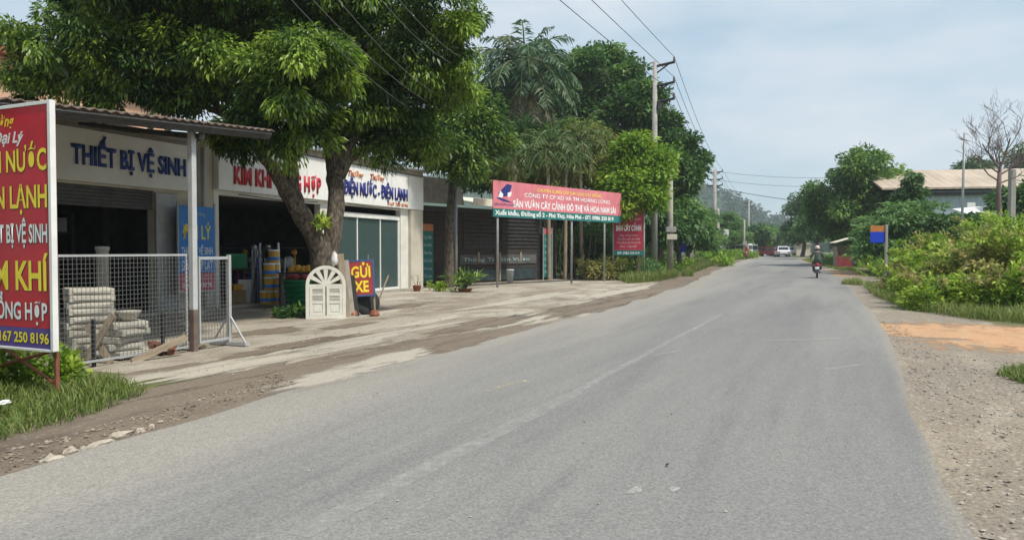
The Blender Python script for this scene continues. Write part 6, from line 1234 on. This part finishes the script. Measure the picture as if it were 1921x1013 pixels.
# ------------------------------------------------------------------ far cars
def car(name, label, cat, loc, rz, paint, Lc=4.4, Wc=1.76, Hc=1.5, van=False):
    r = thing(name, label, cat, loc, rz); hw = Wc/2
    if van: prof = [(-Lc/2,0.35),(-Lc/2,Hc*0.95),(-Lc/2+0.15,Hc),(Lc/2-1.1,Hc),(Lc/2-0.35,Hc*0.62),(Lc/2,Hc*0.52),(Lc/2,0.35)]
    else: prof = [(-Lc/2,0.35),(-Lc/2,0.82),(-Lc/2+0.12,0.92),(-Lc/2+0.5,0.95),(-Lc/2+1.0,Hc*0.96),(-Lc/2+1.5,Hc),(0.25,Hc),(0.6,Hc*0.97),(1.25,0.98),(Lc/2-0.25,0.84),(Lc/2,0.68),(Lc/2,0.35)]
    # lofted across width so the cabin tapers inward
    vs = []; cols = [(-1.0,0.0),(-0.93,0.05),(0.93,0.05),(1.0,0.0)]; n = len(prof)
    for sx, dz in cols:
        for y, z in prof:
            tp = 1.0 - 0.20*max(0, (z-0.9)/(Hc-0.9)); vs.append((sx*hw*tp, y, z + (dz if z > 0.4 else 0)))
    fs = [(i*n+k, i*n+(k+1) % n, (i+1)*n+(k+1) % n, (i+1)*n+k) for i in range(3) for k in range(n)] + [tuple(range(n)), tuple(3*n+k for k in reversed(range(n)))]
    MB().add(vs, fs).build('body', mat('paint_'+paint[0], paint[1], 0.3, 0.04, 3, spec=0.6), r)
    def onb(y, z, d=0.006): return hw*(1.0 - 0.20*max(0,(z-0.9)/(Hc-0.9)))+d
    zb, zt = (Hc*0.60, Hc*0.88) if van else (0.98, Hc*0.93)
    ya, yb_ = (-Lc/2+0.3, Lc/2-1.0) if van else (-Lc/2+0.95, 0.95)
    for sx in (-1,1):
        ym = (ya+yb_)/2
        for q0, q1 in ((ya, ym-0.05), (ym+0.05, yb_)):
            i0 = 0.28 if q0 == ya else 0; i1 = 0.45 if q1 == yb_ else 0
            P = [(q0,zb),(q1,zb),(q1-i1,zt),(q0+i0,zt)]; m2 = MB(); m2.add([(sx*onb(0,z), y, z) for y, z in P] + [(sx*(onb(0,z)-0.02), y, z) for y, z in P], [(0,1,2,3),(7,6,5,4),(0,4,5,1),(1,5,6,2),(2,6,7,3),(3,7,4,0)]); m2.build('window', MATS['glass_dark'], r)
    def screen(y0, z0, y1, z1, nm, off):
        w0, w1 = onb(0,z0)*0.86, onb(0,z1)*0.86; m2 = MB(); A_ = [(-w0,y0,z0+0.05),(w0,y0,z0+0.05),(w1,y1,z1+0.05),(-w1,y1,z1+0.05)]; m2.add([(x,y+off,z+0.012) for x,y,z in A_] + [(x,y,z-0.01) for x,y,z in A_], [(0,1,2,3),(7,6,5,4),(0,4,5,1),(1,5,6,2),(2,6,7,3),(3,7,4,0)]); m2.build(nm, MATS['glass_dark'], r)
    if van: screen(Lc/2-0.42, Hc*0.65, Lc/2-1.02, Hc*0.95, 'windscreen', 0.015); screen(-Lc/2, Hc*0.6, -Lc/2, Hc*0.88, 'rear_window', -0.015)
    else: screen(1.18, 1.02, 0.68, Hc*0.94, 'windscreen', 0.015); screen(-Lc/2+0.58, 1.02, -Lc/2+0.96, Hc*0.92, 'rear_window', -0.015)
    for sx in (-1,1):
        for y in (-Lc/2+0.8, Lc/2-0.85):
            wh = MB().lathe([(0.2,-0.1),(0.3,-0.11),(0.33,-0.08),(0.33,0.08),(0.3,0.11),(0.2,0.1)], 20, axis='x').build('wheel', MATS['rubber'], r, smooth=True, loc=(sx*(hw-0.08),y,0.33)); MB().lathe([(0.0,-0.105),(0.19,-0.095),(0.195,0.095),(0.0,0.105)], 14, axis='x').build('rim', MATS['bike_silver'], wh)
        MB().box(-0.17,0.17,-0.02,0.03,0,0.13).build('headlight', MATS['plastic_white'], r, 0.01, loc=(sx*(hw-0.25),Lc/2,0.62)); MB().box(-0.13,0.13,-0.03,0.02,0,0.2).build('tail_light', MATS['tail_red'], r, 0.01, loc=(sx*(hw-0.2),-Lc/2,0.66))
    MB().box(-hw*0.98,hw*0.98,-Lc/2-0.04,-Lc/2+0.1,0.36,0.55).build('bumper', MATS['bike_dark'], r, 0.02); MB().box(-hw*0.98,hw*0.98,Lc/2-0.1,Lc/2+0.04,0.30,0.50).build('bumper', MATS['bike_dark'], r, 0.02)
    MB().box(-0.24,0.24,-0.01,0.01,0,0.12).build('number_plate', MATS['plastic_white'], r, loc=(0,-Lc/2-0.05,0.56))
    return r
car('car', 'white car driving in the lane at the far end of the road', 'car', GY(1467, 116), -R(12), ('white', (0.74,0.70,0.72)), Hc=1.62, Wc=1.85)
car('car', 'red car parked at the far bend, nearest the white moving car', 'car', GY(1441, 124), R(50), ('red', (0.36,0.015,0.025)), Hc=1.45)
car('car', 'red car parked behind the other red car by the roadside', 'car', GY(1430, 129), R(60), ('red', (0.36,0.015,0.025)), Hc=1.45)
car('van', 'white van parked on the verge before the gabled house', 'van', GY(1379, 108), R(50), ('white', (0.74,0.70,0.72)), 4.6, 1.8, 2.0, True)
car('van', 'grey van parked beyond the thin pale pole', 'van', GY(1410, 116), -R(14), ('grey', (0.20,0.22,0.22)), 4.8, 1.8, 1.9, True)
car('car', 'pale car far behind the white moving car', 'car', GY(1483, 138), R(168), ('silver', (0.5,0.53,0.55)), Hc=1.5)

# ------------------------------------------------------------------ the wooded hill
def hill_h(u):                                      # ridge height above datum along the pixel column
    return float(np.interp(u, [600,900,1100,1250,1330,1370,1400,1450,1500,1600,1700,1800,2000], [60,66,64,58,52,45,37,27,19,12,9,7,6]))
HY = 620.0; vs = []; fs = []; us = np.arange(560, 2060, 12); rows = 16; gq = np.random.default_rng(33)
bump = gq.normal(size=(rows+1, len(us)))
for i in range(rows+1):
    f = i/rows; Y = 330 + (HY+130-330)*f
    for j, u in enumerate(us):
        x = (u-CX)/F_PX*Y; k = math.sin(math.pi*min(1, f*1.1)*0.5)**1.3 if f < 0.8 else 1 - 0.4*(f-0.8)
        vs.append((x, Y, max(0.3, hill_h(u)*k*(Y/HY)) + bump[i, j]*0.9*k))
k = len(us); fs = [(i*k+j, i*k+j+1, (i+1)*k+j+1, (i+1)*k+j) for i in range(rows) for j in range(k-1)]
hl = MB().add(vs, fs).build('hill', mat('hill_soil', (0.025,0.055,0.028), 0.9, 0.3, 0.05), smooth=True); tag(hl, kind='structure')
if hl.data.polygons[10].normal.z < 0: hl.data.flip_normals()
va = np.array(vs); sel = gq.integers(0, len(va), 3000); sel = sel[(va[sel,0]/va[sel,1] > 0.10) & (va[sel,0]/va[sel,1] < 0.5) & (va[sel,1] < 690)]
C = va[sel] + gq.normal(size=(len(sel),3))*np.array([3,3,0.6]) + np.array([0,0,2.5]); O = np.tile([0,0,1.0], (len(C),1))
o = foliage('hill_forest', MATS['hill_leaf'], C, gq.uniform(3,5.5,len(C)), O, 36, 2.2, 1.6, None, (0,0,0), 0.1, 0.45, 0.25, 0.8, 0.35, 0.15, 34, 0.7); tag(o, 'hazy green forest covering the distant hill', 'forest', kind='stuff')

# ------------------------------------------------------------------ the air
HZ = 1
if HZ:
    mb = MB().box(-420, 560, -40, 860, -1.0, 82.0); hz = mb.build('haze', None); hz.data.materials.clear()
    m = bpy.data.materials.new('haze_air'); m.use_nodes = True; t = m.node_tree; t.nodes.clear(); ou = N(t, 'ShaderNodeOutputMaterial'); pv = N(t, 'ShaderNodeVolumePrincipled')
    pv.inputs['Color'].default_value = (0.86,0.93,1.0,1); pv.inputs['Density'].default_value = 0.00048; pv.inputs['Anisotropy'].default_value = 0.3
    t.links.new(pv.outputs[0], ou.inputs['Volume']); hz.data.materials.append(m); tag(hz, 'thin pale haze in the air', 'haze', kind='stuff')
